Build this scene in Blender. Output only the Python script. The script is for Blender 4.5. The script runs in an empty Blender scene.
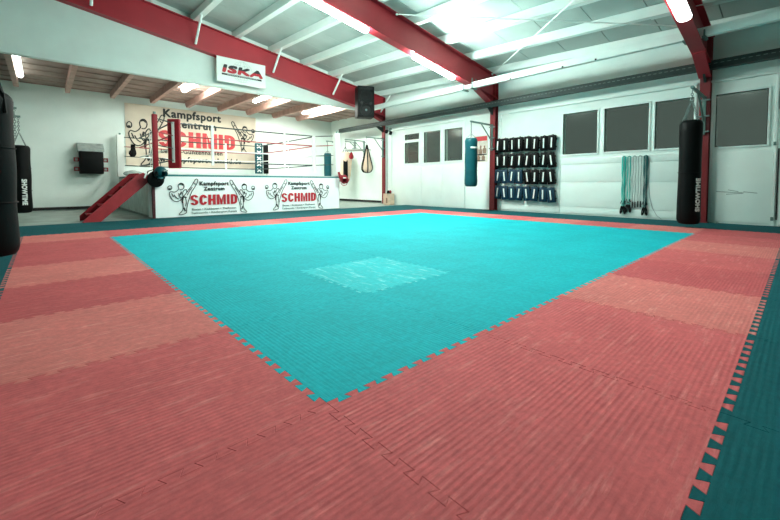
import bpy, bmesh, math, random
from mathutils import Vector, Matrix
random.seed(7)
PI = math.pi
COL = bpy.context.scene.collection
SC = bpy.context.scene

# ------------------------------------------------------------------ materials
def new_mat(name):
    m = bpy.data.materials.new(name); m.use_nodes = True
    nt = m.node_tree; b = nt.nodes['Principled BSDF']
    return m, nt, b

def mat(name, col, rough=.6, metal=0., var=.0, vscale=3., bump=.0, bscale=40., spec=.5):
    m, nt, b = new_mat(name)
    b.inputs['Roughness'].default_value = rough
    b.inputs['Metallic'].default_value = metal
    b.inputs['Specular IOR Level'].default_value = spec
    b.inputs['Base Color'].default_value = (*col, 1)
    if var or bump:
        geo = nt.nodes.new('ShaderNodeNewGeometry')
    if var:
        n = nt.nodes.new('ShaderNodeTexNoise'); n.inputs['Scale'].default_value = vscale
        n.inputs['Detail'].default_value = 5
        nt.links.new(geo.outputs['Position'], n.inputs['Vector'])
        r = nt.nodes.new('ShaderNodeValToRGB')
        r.color_ramp.elements[0].position = .3; r.color_ramp.elements[1].position = .7
        r.color_ramp.elements[0].color = (*[c*(1-var) for c in col], 1)
        r.color_ramp.elements[1].color = (*[min(1, c*(1+var)) for c in col], 1)
        nt.links.new(n.outputs['Fac'], r.inputs['Fac'])
        nt.links.new(r.outputs['Color'], b.inputs['Base Color'])
    if bump:
        n2 = nt.nodes.new('ShaderNodeTexNoise'); n2.inputs['Scale'].default_value = bscale
        n2.inputs['Detail'].default_value = 4
        nt.links.new(geo.outputs['Position'], n2.inputs['Vector'])
        bp = nt.nodes.new('ShaderNodeBump'); bp.inputs['Strength'].default_value = bump
        bp.inputs['Distance'].default_value = .01
        nt.links.new(n2.outputs['Fac'], bp.inputs['Height'])
        nt.links.new(bp.outputs['Normal'], b.inputs['Normal'])
    return m

def emit(name, col, s):
    m, nt, b = new_mat(name)
    b.inputs['Base Color'].default_value = (.8, .8, .8, 1)
    b.inputs['Emission Color'].default_value = (*col, 1)
    b.inputs['Emission Strength'].default_value = s
    return m

def foam(name, col, worn, axis, amount=.5, dark=.6, period=.0215, rough=.55, rib=.7):
    """ribbed EVA foam: fine ribs along one axis, cloudy wear and streaky scuffs"""
    m, nt, b = new_mat(name)
    N = nt.nodes.new; L = nt.links.new
    geo = N('ShaderNodeNewGeometry'); sep = N('ShaderNodeSeparateXYZ'); L(geo.outputs['Position'], sep.inputs[0])
    # cloudy wear
    n = N('ShaderNodeTexNoise'); n.inputs['Scale'].default_value = 2.2; n.inputs['Detail'].default_value = 8; n.inputs['Roughness'].default_value = .65
    L(geo.outputs['Position'], n.inputs['Vector'])
    r = N('ShaderNodeValToRGB'); r.color_ramp.elements[0].position = .38; r.color_ramp.elements[1].position = .68
    r.color_ramp.elements[0].color = (*[c*(1-.25*dark) for c in col], 1); r.color_ramp.elements[1].color = (*col, 1)
    L(n.outputs['Fac'], r.inputs['Fac'])
    # streaky scuffs
    mp = N('ShaderNodeMapping'); mp.inputs['Scale'].default_value = (1.5, 12, 1) if axis == 'x' else (12, 1.5, 1)
    mp.inputs['Rotation'].default_value = (0, 0, .35)
    L(geo.outputs['Position'], mp.inputs['Vector'])
    n2 = N('ShaderNodeTexNoise'); n2.inputs['Scale'].default_value = 2.4; n2.inputs['Detail'].default_value = 9; n2.inputs['Roughness'].default_value = .7
    L(mp.outputs[0], n2.inputs['Vector'])
    r2 = N('ShaderNodeValToRGB'); r2.color_ramp.elements[0].position = .54; r2.color_ramp.elements[1].position = .72
    r2.color_ramp.elements[0].color = (0, 0, 0, 1); r2.color_ramp.elements[1].color = (amount, amount, amount, 1)
    L(n2.outputs['Fac'], r2.inputs['Fac'])
    n5 = N('ShaderNodeTexNoise'); n5.inputs['Scale'].default_value = 26; n5.inputs['Detail'].default_value = 6; n5.inputs['Roughness'].default_value = .75
    L(geo.outputs['Position'], n5.inputs['Vector'])
    m5 = N('ShaderNodeMapRange'); m5.inputs['From Min'].default_value = .35; m5.inputs['From Max'].default_value = .65
    m5.inputs['To Min'].default_value = .84; m5.inputs['To Max'].default_value = 1.1; L(n5.outputs['Fac'], m5.inputs['Value'])
    mx = N('ShaderNodeMix'); mx.data_type = 'RGBA'
    L(r2.outputs['Color'], mx.inputs['Factor']); L(r.outputs['Color'], mx.inputs['A']); mx.inputs['B'].default_value = (*worn, 1)
    # rib
    mul = N('ShaderNodeMath'); mul.operation = 'MULTIPLY'; mul.inputs[1].default_value = 2*PI/period
    L(sep.outputs['Y' if axis == 'x' else 'X'], mul.inputs[0])
    sn = N('ShaderNodeMath'); sn.operation = 'SINE'; L(mul.outputs[0], sn.inputs[0])
    # ribs fade in and out with wear; dust gathers in the grooves
    n4 = N('ShaderNodeTexNoise'); n4.inputs['Scale'].default_value = 1.7; n4.inputs['Detail'].default_value = 3
    L(geo.outputs['Position'], n4.inputs['Vector'])
    m4 = N('ShaderNodeMapRange'); m4.inputs['From Min'].default_value = .36; m4.inputs['From Max'].default_value = .62
    m4.inputs['To Min'].default_value = .15; m4.inputs['To Max'].default_value = 1
    L(n4.outputs['Fac'], m4.inputs['Value'])
    sm = N('ShaderNodeMath'); sm.operation = 'MULTIPLY'; L(sn.outputs[0], sm.inputs[0]); L(m4.outputs[0], sm.inputs[1])
    mr = N('ShaderNodeMapRange'); mr.inputs['From Min'].default_value = -1; mr.inputs['From Max'].default_value = 1
    mr.inputs['To Min'].default_value = 1-.26*rib; mr.inputs['To Max'].default_value = 1.0
    L(sm.outputs[0], mr.inputs['Value'])
    mx2 = N('ShaderNodeMix'); mx2.data_type = 'RGBA'; mx2.blend_type = 'MULTIPLY'; mx2.inputs['Factor'].default_value = 1
    L(mx.outputs['Result'], mx2.inputs['A']); L(mr.outputs[0], mx2.inputs['B'])
    mx3 = N('ShaderNodeMix'); mx3.data_type = 'RGBA'; mx3.blend_type = 'MULTIPLY'; mx3.inputs['Factor'].default_value = 1
    L(mx2.outputs['Result'], mx3.inputs['A']); L(m5.outputs[0], mx3.inputs['B']); L(mx3.outputs['Result'], b.inputs['Base Color'])
    b.inputs['Roughness'].default_value = .8
    b.inputs['Specular IOR Level'].default_value = .16
    bp = N('ShaderNodeBump'); bp.inputs['Strength'].default_value = rib; bp.inputs['Distance'].default_value = .0016
    L(sm.outputs[0], bp.inputs['Height'])
    n3 = N('ShaderNodeTexNoise'); n3.inputs['Scale'].default_value = 6; n3.inputs['Detail'].default_value = 6
    L(mp.outputs[0], n3.inputs['Vector'])
    bp2 = N('ShaderNodeBump'); bp2.inputs['Strength'].default_value = .5; bp2.inputs['Distance'].default_value = .004
    L(n3.outputs['Fac'], bp2.inputs['Height']); L(bp.outputs['Normal'], bp2.inputs['Normal'])
    L(bp2.outputs['Normal'], b.inputs['Normal'])
    return m

M = {}
M['wall'] = mat('white_painted_wall', (.79, .90, .855), .7, var=.05, vscale=1.2, bump=.25, bscale=25)
M['side'] = mat('grey_green_wall', (.22, .27, .25), .8, var=.1)
M['fascia'] = mat('white_render', (.68, .80, .75), .75, var=.05, vscale=1.6, bump=.2, bscale=12)
M['door'] = mat('white_door_panel', (.79, .90, .855), .45, var=.06, vscale=1.1)
M['concrete'] = mat('concrete_floor', (.30, .36, .32), .45, var=.25, vscale=2.5, bump=.2)
M['roofpanel'] = mat('grey_roof_panel', (.43, .53, .495), .5, var=.15, vscale=.8)
M['purlin'] = mat('white_steel', (.82, .93, .885), .4, var=.03)
M['beam'] = mat('red_steel', (.36, .016, .028), .5, var=.10, vscale=1.5)
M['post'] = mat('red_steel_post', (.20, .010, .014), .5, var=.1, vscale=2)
M['rafter'] = mat('pinkish_brown_timber', (.50, .31, .26), .7, var=.18, vscale=4)
M['boards'] = mat('brown_ceiling_boards', (.34, .235, .20), .7, var=.2, vscale=3)
M['black'] = mat('black_vinyl', (.0015, .0022, .0022), .5, var=.3, vscale=6, bump=.15, bscale=30, spec=.12)
M['blackmatt'] = mat('black_cloth', (.004, .005, .005), .8, spec=.2)
M['rubber'] = mat('black_rubber', (.01, .01, .01), .7)
M['tealv'] = mat('teal_vinyl', (.0, .075, .092), .45, var=.15, vscale=5, spec=.3)
M['navyv'] = mat('dark_blue_vinyl', (.001, .028, .055), .5, var=.15, vscale=7, spec=.25)
M['redv'] = mat('red_vinyl', (.27, .008, .016), .5, spec=.3, var=.1, vscale=6)
M['cream'] = mat('cream_leather', (.74, .56, .42), .55, var=.12, vscale=5)
M['white'] = mat('white_vinyl', (.80, .86, .82), .45)
M['greypad'] = mat('grey_cloth', (.32, .38, .36), .8, var=.25, vscale=6)
M['metal'] = mat('grey_green_steel', (.14, .24, .215), .45, .4, var=.1, vscale=5)
M['chain'] = mat('zinc_chain', (.20, .26, .25), .4, .7)
M['tray'] = mat('dark_grey_green_tray', (.018, .034, .031), .6, .2, var=.1, vscale=5)
M['traylight'] = mat('tray_pale_slots', (.12, .17, .16), .6)
M['glass'] = None
M['printblack'] = mat('black_print', (.012, .016, .015), .6)
M['printred'] = mat('red_print', (.50, .012, .025), .55)
M['printredb'] = mat('faded_red_print', (.60, .045, .055), .6)
M['printteal'] = mat('grey_teal_print', (.12, .20, .19), .6)
M['banner'] = mat('cream_banner', (.70, .62, .50), .6, var=.10, vscale=1.5)
M['skirt'] = mat('white_tarpaulin', (.90, .95, .93), .5, var=.03, vscale=2)
M['canvas'] = mat('ring_canvas', (.60, .68, .65), .7, var=.08, vscale=3)
M['tealedge'] = mat('teal_edge', (.01, .19, .20), .6)
M['whiterope'] = mat('white_rope', (.75, .80, .78), .6)
M['blackrope'] = mat('dark_green_rope', (.012, .035, .033), .5)
M['redrope'] = mat('red_rope', (.36, .05, .055), .5)
M['tealband'] = mat('turquoise_band', (.03, .46, .40), .45)
M['greyband'] = mat('grey_band', (.30, .36, .36), .5)
M['darkgreen'] = mat('dark_teal_band', (.01, .10, .10), .5)
M['wood'] = mat('pale_wood', (.62, .46, .34), .6, var=.2, vscale=9)
M['lampbody'] = mat('lamp_housing', (.6, .68, .65), .4)
M['paper'] = mat('poster_paper', (.62, .60, .52), .5, var=.2, vscale=8)
M['skin'] = mat('poster_brown', (.25, .16, .11), .6, var=.3, vscale=20)
LAMP = (.84, 1.0, .925)
M['tube'] = emit('lit_tube_main', LAMP, 66)
M['tube_dim'] = emit('lit_tube_side', LAMP, 3)
M['tube_ring'] = emit('lit_tube_ring', (.97, 1.0, .92), 20)
M['tube_a'] = emit('lit_tube_inner', LAMP, 66)
M['tube_fill'] = emit('added_tube_fill', LAMP, 25)
M['tube_left'] = emit('lit_tube_left', LAMP, 1.2)

def glass_mat():
    m, nt, b = new_mat('dark_window_glass')
    out = nt.nodes['Material Output']
    tr = nt.nodes.new('ShaderNodeBsdfTransparent'); tr.inputs[0].default_value = (.8, .85, .82, 1)
    gl = nt.nodes.new('ShaderNodeBsdfGlossy'); gl.inputs['Roughness'].default_value = .12; gl.inputs[0].default_value = (.9, 1, .96, 1)
    mx = nt.nodes.new('ShaderNodeMixShader'); fr = nt.nodes.new('ShaderNodeFresnel'); fr.inputs[0].default_value = 1.35
    nt.links.new(fr.outputs[0], mx.inputs[0]); nt.links.new(tr.outputs[0], mx.inputs[1]); nt.links.new(gl.outputs[0], mx.inputs[2])
    nt.links.new(mx.outputs[0], out.inputs['Surface'])
    return m
M['glass'] = glass_mat()

FX = {}
FX['red'] = foam('red_foam', (.68, .135, .14), (.85, .31, .29), 'x', .6, rib=.5)
FX['red_dark'] = foam('dark_red_foam', (.61, .112, .12), (.76, .25, .24), 'x', .5, rib=.5)
FX['red_light'] = foam('faded_red_foam', (.73, .20, .18), (.86, .38, .33), 'x', .7, rib=.45)
FX['blue'] = foam('blue_foam', (.0, .47, .53), (.005, .55, .60), 'y', .35, rib=.3)
FX['blue_worn'] = foam('worn_blue_foam', (.03, .60, .65), (.40, .86, .88), 'y', 1.0, rib=.25)
FX['teal'] = foam('teal_foam', (.0, .095, .11), (.01, .16, .17), 'x', .35, rib=.35)

# ------------------------------------------------------------------ mesh helpers
def bx(bm, x0, x1, y0, y1, z0, z1, bev=0.):
    g = bmesh.ops.create_cube(bm, size=1)
    vs = g['verts']
    for v in vs:
        v.co = Vector(((x0+x1)/2+v.co.x*(x1-x0), (y0+y1)/2+v.co.y*(y1-y0), (z0+z1)/2+v.co.z*(z1-z0)))
    if bev:
        es = list({e for v in vs for e in v.link_edges})
        bmesh.ops.bevel(bm, geom=es, offset=bev, segments=2, affect='EDGES', profile=.6)
def obx(bm, mtx, sx, sy, sz, bev=0.):
    g = bmesh.ops.create_cube(bm, size=1)
    vs = g['verts']
    for v in vs: v.co = Vector((v.co.x*sx, v.co.y*sy, v.co.z*sz))
    if bev:
        es = list({e for v in vs for e in v.link_edges})
        r = bmesh.ops.bevel(bm, geom=es, offset=bev, segments=2, affect='EDGES', profile=.6)
        vs = list({v for f in r['faces'] for v in f.verts} | {v for v in vs if v.is_valid})
    for v in vs: v.co = mtx @ v.co
def frame(d, up=Vector((0, 0, 1))):
    d = d.normalized()
    if abs(d.dot(up)) > .98: up = Vector((0, 1, 0))
    s = d.cross(up).normalized(); u = s.cross(d)
    return s, u
def tube(bm, pts, r, seg=8, closed=False, cap=True):
    pts = [Vector(p) for p in pts]; n = len(pts); rings = []
    rr = r if isinstance(r, (list, tuple)) else [r]*n
    s = u = None
    for i, p in enumerate(pts):
        if closed: d = pts[(i+1) % n]-pts[i-1]
        else: d = pts[min(i+1, n-1)]-pts[max(i-1, 0)]
        if d.length < 1e-9: d = Vector((0, 0, 1))
        d.normalize()
        if s is None: s, u = frame(d)
        else:
            s = s-d*s.dot(d)
            if s.length < 1e-4: s, u = frame(d)
            s.normalize(); u = s.cross(d)
        rings.append([bm.verts.new(p+(s*math.cos(2*PI*k/seg)+u*math.sin(2*PI*k/seg))*rr[i]) for k in range(seg)])
    m = n if closed else n-1
    for i in range(m):
        a, b = rings[i], rings[(i+1) % n]
        for k in range(seg):
            bm.faces.new((a[k], a[(k+1) % seg], b[(k+1) % seg], b[k]))
    if cap and not closed:
        bm.faces.new(rings[0]); bm.faces.new(rings[-1][::-1])
def lathe(bm, prof, c=(0, 0), seg=24, cap=True):
    rings = [[bm.verts.new((c[0]+r*math.cos(2*PI*k/seg), c[1]+r*math.sin(2*PI*k/seg), z)) for k in range(seg)] for r, z in prof]
    for a, b in zip(rings, rings[1:]):
        for k in range(seg): bm.faces.new((a[k], a[(k+1) % seg], b[(k+1) % seg], b[k]))
    if cap:
        bm.faces.new(rings[0][::-1]); bm.faces.new(rings[-1])
def prism(bm, poly, f, a, b):
    """poly 2D points; f(u, v, t) -> 3D; extruded from t=a to t=b"""
    A = [bm.verts.new(f(u, v, a)) for u, v in poly]; B = [bm.verts.new(f(u, v, b)) for u, v in poly]
    n = len(poly)
    bm.faces.new(A); bm.faces.new(B[::-1])
    for i in range(n): bm.faces.new((A[i], B[i], B[(i+1) % n], A[(i+1) % n]))
def sphere(bm, c, r, sx=1, sy=1, sz=1, seg=16):
    g = bmesh.ops.create_uvsphere(bm, u_segments=seg, v_segments=seg//2+2, radius=r)
    for v in g['verts']: v.co = Vector((c[0]+v.co.x*sx, c[1]+v.co.y*sy, c[2]+v.co.z*sz))
def chain(bm, p0, p1, link=.05, r=.005):
    p0, p1 = Vector(p0), Vector(p1); L = (p1-p0).length; n = max(2, int(L/(link*.72))); d = (p1-p0)/n
    s, u = frame(p1-p0)
    for i in range(n):
        c = p0+d*(i+.5); w = s if i % 2 else u; dd = d.normalized()
        pts = []
        for k in range(10):
            a = 2*PI*k/10
            pts.append(c+w*math.cos(a)*link*.28+dd*math.sin(a)*link*.5)
        tube(bm, pts, r, 5, closed=True)

OFF = {}
def obj(name, bm, material, parent=None, smooth=True):
    bmesh.ops.recalc_face_normals(bm, faces=bm.faces)
    me = bpy.data.meshes.new(name)
    if parent is not None: off = OFF[parent.name]
    else:
        xs = [v.co for v in bm.verts]
        off = Vector(((min(v.x for v in xs)+max(v.x for v in xs))/2, (min(v.y for v in xs)+max(v.y for v in xs))/2, min(v.z for v in xs)))
    for v in bm.verts: v.co -= off
    bm.to_mesh(me); bm.free()
    me.materials.append(material)
    if smooth:
        for p in me.polygons: p.use_smooth = True
        me.set_sharp_from_angle(angle=math.radians(38))
    o = bpy.data.objects.new(name, me); COL.objects.link(o)
    if parent is not None: o.parent = parent
    else: o.location = off
    OFF[o.name] = Vector(off)
    return o
def thing(name, label, cat, loc=(0, 0, 0), group=None):
    o = bpy.data.objects.new(name, None); COL.objects.link(o)
    o.empty_display_size = .1
    o.location = loc; o['label'] = label; o['category'] = cat
    if group: o['group'] = group
    OFF[o.name] = Vector(loc)
    return o
def tag(o, label, cat, group=None, kind=None):
    o['label'] = label; o['category'] = cat
    if group: o['group'] = group
    if kind: o['kind'] = kind
    return o
def struct(name, bm, m, parent=None, smooth=False):
    o = obj(name, bm, m, parent, smooth)
    if parent is None: o['kind'] = 'structure'
    return o
def dup(root, loc, label=None, group=None):
    def cp(o, par):
        c = o.copy(); COL.objects.link(c)
        if par is not None: c.parent = par
        OFF[c.name] = Vector(loc)
        for ch in o.children: cp(ch, c)
        return c
    r = cp(root, None); r.location = loc
    if label: r['label'] = label
    if group: r['group'] = group
    return r
B = bmesh.new

def text_bm(body, size, mtx, bold=0., sx=1., align='CENTER', spacing=1., depth=.003):
    cu = bpy.data.curves.new('writing', 'FONT'); cu.body = body; cu.size = size
    cu.align_x = align; cu.align_y = 'BOTTOM_BASELINE'; cu.space_character = spacing
    cu.extrude = depth; cu.resolution_u = 3
    o = bpy.data.objects.new('writing', cu); COL.objects.link(o)
    bpy.context.view_layer.update()
    dg = bpy.context.evaluated_depsgraph_get()
    me = bpy.data.meshes.new_from_object(o.evaluated_get(dg))
    bm = B(); bm.from_mesh(me)
    bpy.data.objects.remove(o); bpy.data.curves.remove(cu); bpy.data.meshes.remove(me)
    for v in bm.verts: v.co = Vector((v.co.x*sx, v.co.y, v.co.z))
    if bold:
        src = bm.copy(); out = B()
        me2 = bpy.data.meshes.new('tmp')
        for k in range(6):
            c = src.copy()
            for v in c.verts: v.co += Vector((bold*math.cos(k*PI/3), bold*math.sin(k*PI/3), k*.0002))
            c.to_mesh(me2); c.free(); out.from_mesh(me2)
        bpy.data.meshes.remove(me2); src.free(); bm.free(); bm = out
    for v in bm.verts: v.co = mtx @ v.co
    return bm
def face_back(x, y, z):    # writing that faces -Y, reads along +X
    return Matrix(((1, 0, 0, x), (0, 0, -1, y), (0, 1, 0, z), (0, 0, 0, 1)))
def face_side(x, y, z):    # writing that faces -X, reads along -Y
    return Matrix(((0, 0, -1, x), (-1, 0, 0, y), (0, 1, 0, z), (0, 0, 0, 1)))

def schmid_bm(mtx, w, h, dep=.004):
    """heavy condensed capitals S C H M I D, total width w, height h"""
    bm = B(); adv = [.185, .185, .185, .225, .085, .175]; x = -sum(adv)/2; t = .062
    def ex(poly, dz=0):
        prism(bm, [(u*w, v*h) for u, v in poly], lambda u, v, s: mtx @ Vector((u, v, s)), dz, dep+dz)
    def arc(cx, cz, rx, rz, a0, a1, tx, tz, n=10):
        o = [(cx+rx*math.cos(a0+(a1-a0)*i/n), cz+rz*math.sin(a0+(a1-a0)*i/n)) for i in range(n+1)]
        q = [(cx+(rx-tx)*math.cos(a0+(a1-a0)*i/n), cz+(rz-tz)*math.sin(a0+(a1-a0)*i/n)) for i in range(n+1)][::-1]
        ex(o+q)
    T = .20
    for ch, a in zip('SCHMID', adv):
        l, r_ = x+.012, x+a-.012; c = (l+r_)/2; rx = (r_-l)/2
        if ch == 'S':
            arc(c, .72, rx, .28, .15, PI*1.5, t, T*.8); arc(c, .28, rx, .28, -PI+.15-.0, PI*.5, t, T*.8) 
            ex([(c-.01, .40), (c+.02, .40), (c+.02, .60), (c-.01, .60)], .0002)
        elif ch == 'C':
            arc(c, .62, rx, .38, .25, PI, t, T); arc(c, .38, rx, .38, PI, 2*PI-.25, t, T)
            ex([(l, .37), (l+t, .37), (l+t, .63), (l, .63)])
        elif ch == 'H':
            ex([(l, 0), (l+t, 0), (l+t, 1), (l, 1)]); ex([(r_-t, 0), (r_, 0), (r_, 1), (r_-t, 1)]); ex([(l+t, .4), (r_-t, .4), (r_-t, .6), (l+t, .6)])
        elif ch == 'M':
            q = .055
            ex([(l, 0), (l+q, 0), (l+q, 1), (l, 1)]); ex([(r_-q, 0), (r_, 0), (r_, 1), (r_-q, 1)])
            ex([(l+q, 1), (c-.022, 0), (c, 0), (c, .45)][:]); ex([(r_-q, 1), (c, .45), (c, 0), (c+.022, 0)])
        elif ch == 'I':
            ex([(l, 0), (r_, 0), (r_, 1), (l, 1)])
        else:
            ex([(l, 0), (l+t, 0), (l+t, 1), (l, 1)]); arc(l+t*.9, .70, r_-l-t*.9, .30, 0, PI/2, t, T*.9); arc(l+t*.9, .30, r_-l-t*.9, .30, -PI/2, 0, t, T*.9)
            ex([(r_-t, .29), (r_, .29), (r_, .71), (r_-t, .71)])
        x += a
    return bm

# kick fighter line drawing, unit box (leg raised to the right)
FIGHT = [
 [(.90,.97),(.96,1.0),(1.0,.95),(.97,.88),(.86,.74),(.76,.62),(.69,.45)],
 [(.90,.97),(.80,.83),(.68,.69),(.57,.58),(.50,.50)],
 [(.86,.88),(.92,.84)],
 [(.50,.50),(.47,.36),(.49,.22),(.47,.13),(.40,.07),(.33,.02),(.36,0),(.52,.02),(.60,.06),(.59,.14),(.62,.28),(.69,.45)],
 [(.50,.50),(.40,.40),(.28,.36),(.16,.40),(.08,.50),(.04,.60),(.10,.66),(.20,.62),(.30,.66),(.36,.72)],
 [(.50,.50),(.46,.60),(.52,.68),(.60,.72),(.62,.62),(.57,.58)],
 [(.02,.70),(.0,.76),(.05,.81),(.12,.80),(.14,.74),(.10,.69),(.02,.70)],
 [(.36,.72),(.32,.80),(.38,.87),(.47,.88),(.53,.82),(.52,.74),(.46,.69),(.38,.70)],
 [(.34,.60),(.38,.50),(.44,.46)],[(.20,.56),(.26,.47),(.36,.44)],
 [(.56,.46),(.60,.36),(.56,.24)],[(.62,.54),(.70,.66),(.80,.76)],[(.12,.60),(.18,.50)],
]
FIGHT_BOLD = [[(.36,.84),(.44,.86),(.51,.82)],[(.44,.48),(.52,.50),(.60,.47)],[(.48,.47),(.45,.38),(.47,.32)],[(.03,.72),(.10,.72)],[(.50,.20),(.55,.10)],[(.40,.56),(.44,.64)]]
def fighter_bm(mtx, w, h, mirror=False, lw=.008):
    bm = B()
    for strokes, k in ((FIGHT, 1), (FIGHT_BOLD, 1.9)):
        for st in strokes:
            P = []
            for i in range(len(st)-1):
                for t in (0, .5):
                    P.append((st[i][0]*(1-t)+st[i+1][0]*t, st[i][1]*(1-t)+st[i+1][1]*t))
            P.append(st[-1])
            V = []
            n = len(P)
            for i, (u, v) in enumerate(P):
                if 0 < i < n-1: u = (P[i-1][0]+2*u+P[i+1][0])/4; v = (P[i-1][1]+2*v+P[i+1][1])/4
                if mirror: u = 1-u
                V.append(Vector(((u-.5)*w, v*h, 0)))
            prev = None
            for i in range(n):
                d = (V[min(i+1, n-1)]-V[max(i-1, 0)]).normalized(); s = Vector((-d.y, d.x, 0))*lw*k*.5
                a = [bm.verts.new(mtx @ (V[i]+s*q+Vector((0, 0, zz)))) for q, zz in ((1, .002), (-1, .002), (-1, -.002), (1, -.002))]
                if prev:
                    for j in range(4): bm.faces.new((prev[j], prev[(j+1) % 4], a[(j+1) % 4], a[j]))
                else: bm.faces.new(a)
                prev = a
            bm.faces.new(prev)
    return bm

# ------------------------------------------------------------------ camera
cam = bpy.data.objects.new('camera', bpy.data.cameras.new('camera')); COL.objects.link(cam)
yaw, pitch, roll, f_px, cy_px = .828691, -.042649, -.00122, 378.54, 199.54
fw = Vector((math.cos(yaw)*math.cos(pitch), math.sin(yaw)*math.cos(pitch), math.sin(pitch)))
rt = Vector((math.sin(yaw), -math.cos(yaw), 0)); up = rt.cross(fw)
rt2 = rt*math.cos(roll)+up*math.sin(roll); up2 = -rt*math.sin(roll)+up*math.cos(roll)
mm = Matrix((rt2, up2, -fw)).transposed().to_4x4(); mm.translation = Vector((-.74077, -1.16121, .81536+.0))
cam.matrix_world = mm
cam.data.sensor_width = 36; cam.data.lens = 36*f_px/780; cam.data.shift_y = -(260-cy_px)/780
cam.data.clip_start = .02
SC.camera = cam

# ------------------------------------------------------------------ hall shell
WX, WX2, LX, BY, NY = 9.45, 9.75, -2.1, 14.55, -6.0
def roofz(x, y): return 5.42+.042*(y-5.2)-.15*x       # underside of purlin level
bm = B(); bx(bm, LX-.2, WX2+.2, NY-.2, BY+.2, -.3, -.02); floor = struct('floor', bm, M['concrete'])

# roof sheeting above the purlins, with standing joints every metre
bm = B()
y = NY
while y < 10.39:
    y2 = min(y+.985, 10.5)
    for xa, xb in ((LX-.2, 3.6), (3.6, WX+.3)):
        A = [(xa, y), (xb, y), (xb, y2), (xa, y2)]
        lo = [bm.verts.new((p, q, roofz(p, q)+.20)) for p, q in A]; hi = [bm.verts.new((p, q, roofz(p, q)+.30)) for p, q in A]
        bm.faces.new(lo[::-1]); bm.faces.new(hi)
        for i in range(4): bm.faces.new((lo[i], lo[(i+1) % 4], hi[(i+1) % 4], hi[i]))
    y += 1.0
lo = [bm.verts.new((p, q, roofz(p, q)+.29)) for p, q in ((LX-.2, NY-.2), (WX+.3, NY-.2), (WX+.3, 10.6), (LX-.2, 10.6))]
hi = [bm.verts.new(v.co+Vector((0, 0, .06))) for v in lo]
bm.faces.new(lo[::-1]); bm.faces.new(hi)
for i in range(4): bm.faces.new((lo[i], lo[(i+1) % 4], hi[(i+1) % 4], hi[i]))
struct('ceiling', bm, M['roofpanel'])

bm = B(); bx(bm, LX-.2, LX, NY-.2, BY+.2, -.02, 6.5); struct('wall_left', bm, M['side'])
bm = B(); bx(bm, LX, WX2+.2, NY-.2, NY, -.02, 6.5); struct('wall_near', bm, M['side'])
bm = B(); bx(bm, LX, WX2+.2, BY, BY+.2, -.02, 4.0); struct('wall_back', bm, M['wall'])
bm = B()   # the wall panel over the opening to the ring area
prism(bm, [(LX, 3.62), (WX2, 3.62), (WX2, roofz(WX2, 10.45)+.2), (LX, roofz(LX, 10.45)+.2)], lambda u, v, t: (u, t, v), 10.42, 10.58)
struct('wall_lintel', bm, M['fascia'])
bm = B()   # annex right wall
bx(bm, WX2, WX2+.2, 10.46, BY, -.02, 4.0)
struct('wall_annex_right', bm, M['wall'])
bm = B(); bx(bm, WX, WX2+.2, 10.42, 10.46, -.02, 3.62); struct('wall_return', bm, M['wall'])
bm = B(); bx(bm, .3-2.3, WX2, BY-.03, BY, 0, .09); struct('baseboard_back', bm, M['rubber'])
bm = B(); bx(bm, WX2-.03, WX2, 10.5, BY-.03, 0, .09); struct('baseboard_annex', bm, M['rubber'])

# annex ceiling boards and laths
bm = B(); bx(bm, LX, WX2+.1, 10.58, BY+.1, 3.83, 3.93)
k = 0
y = 10.75
while y < BY:
    bx(bm, LX, WX2, y, y+.05, 3.805, 3.83); y += .62
struct('ceiling_annex', bm, M['boards'])

# right wall with openings for windows: y ranges of windows, z 1.58..2.62
WIN = [(9.1, 8.38, 1.57, 2.34), (9.1, 8.36, 2.44, 2.65), (8.13, 7.36, 1.56, 2.65), (7.17, 6.42, 1.58, 2.65),
       (3.17, 2.33, 1.57, 2.63), (2.17, 1.25, 1.58, 2.63), (1.13, .42, 1.58, 2.63), (.09, -.67, 1.55, 2.61)]
ys = sorted({NY, 10.42} | {w[0] for w in WIN} | {w[1] for w in WIN})
bm = B()
for a, b in zip(ys, ys[1:]):
    mid = (a+b)/2; holes = sorted([(w[2], w[3]) for w in WIN if w[1] <= mid <= w[0]])
    z = -.02
    for h0, h1 in holes:
        bx(bm, WX, WX+.16, a, b, z, h0); z = h1
    bx(bm, WX, WX+.16, a, b, z, roofz(WX, (a+b)/2)+.25)
bmesh.ops.remove_doubles(bm, verts=bm.verts, dist=1e-5)
struct('wall_right', bm, M['wall'])
for i, (ya, yb, za, zb) in enumerate(WIN):
    bm = B(); f = .035; t = (WX-.022, WX+.05)
    bx(bm, *t, yb-f, ya+f, za-f, za, .004); bx(bm, *t, yb-f, ya+f, zb, zb+f, .004)
    bx(bm, *t, yb-f, yb, za, zb, .004); bx(bm, *t, ya, ya+f, za, zb, .004)
    w = struct('window_%d' % (i+1), bm, M['door'], smooth=True)
    bm = B(); bx(bm, WX+.02, WX+.028, yb-.01, ya+.01, za-.01, zb+.01); obj('pane', bm, M['glass'], w, smooth=False)
    bm = B()   # thin black seal round the pane
    for a in ((yb, yb+.012, za, zb), (ya-.012, ya, za, zb), (yb, ya, za, za+.012), (yb, ya, zb-.012, zb)):
        bx(bm, WX+.0, WX+.02, *a)
    obj('seal', bm, M['rubber'], w, smooth=False)
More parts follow.
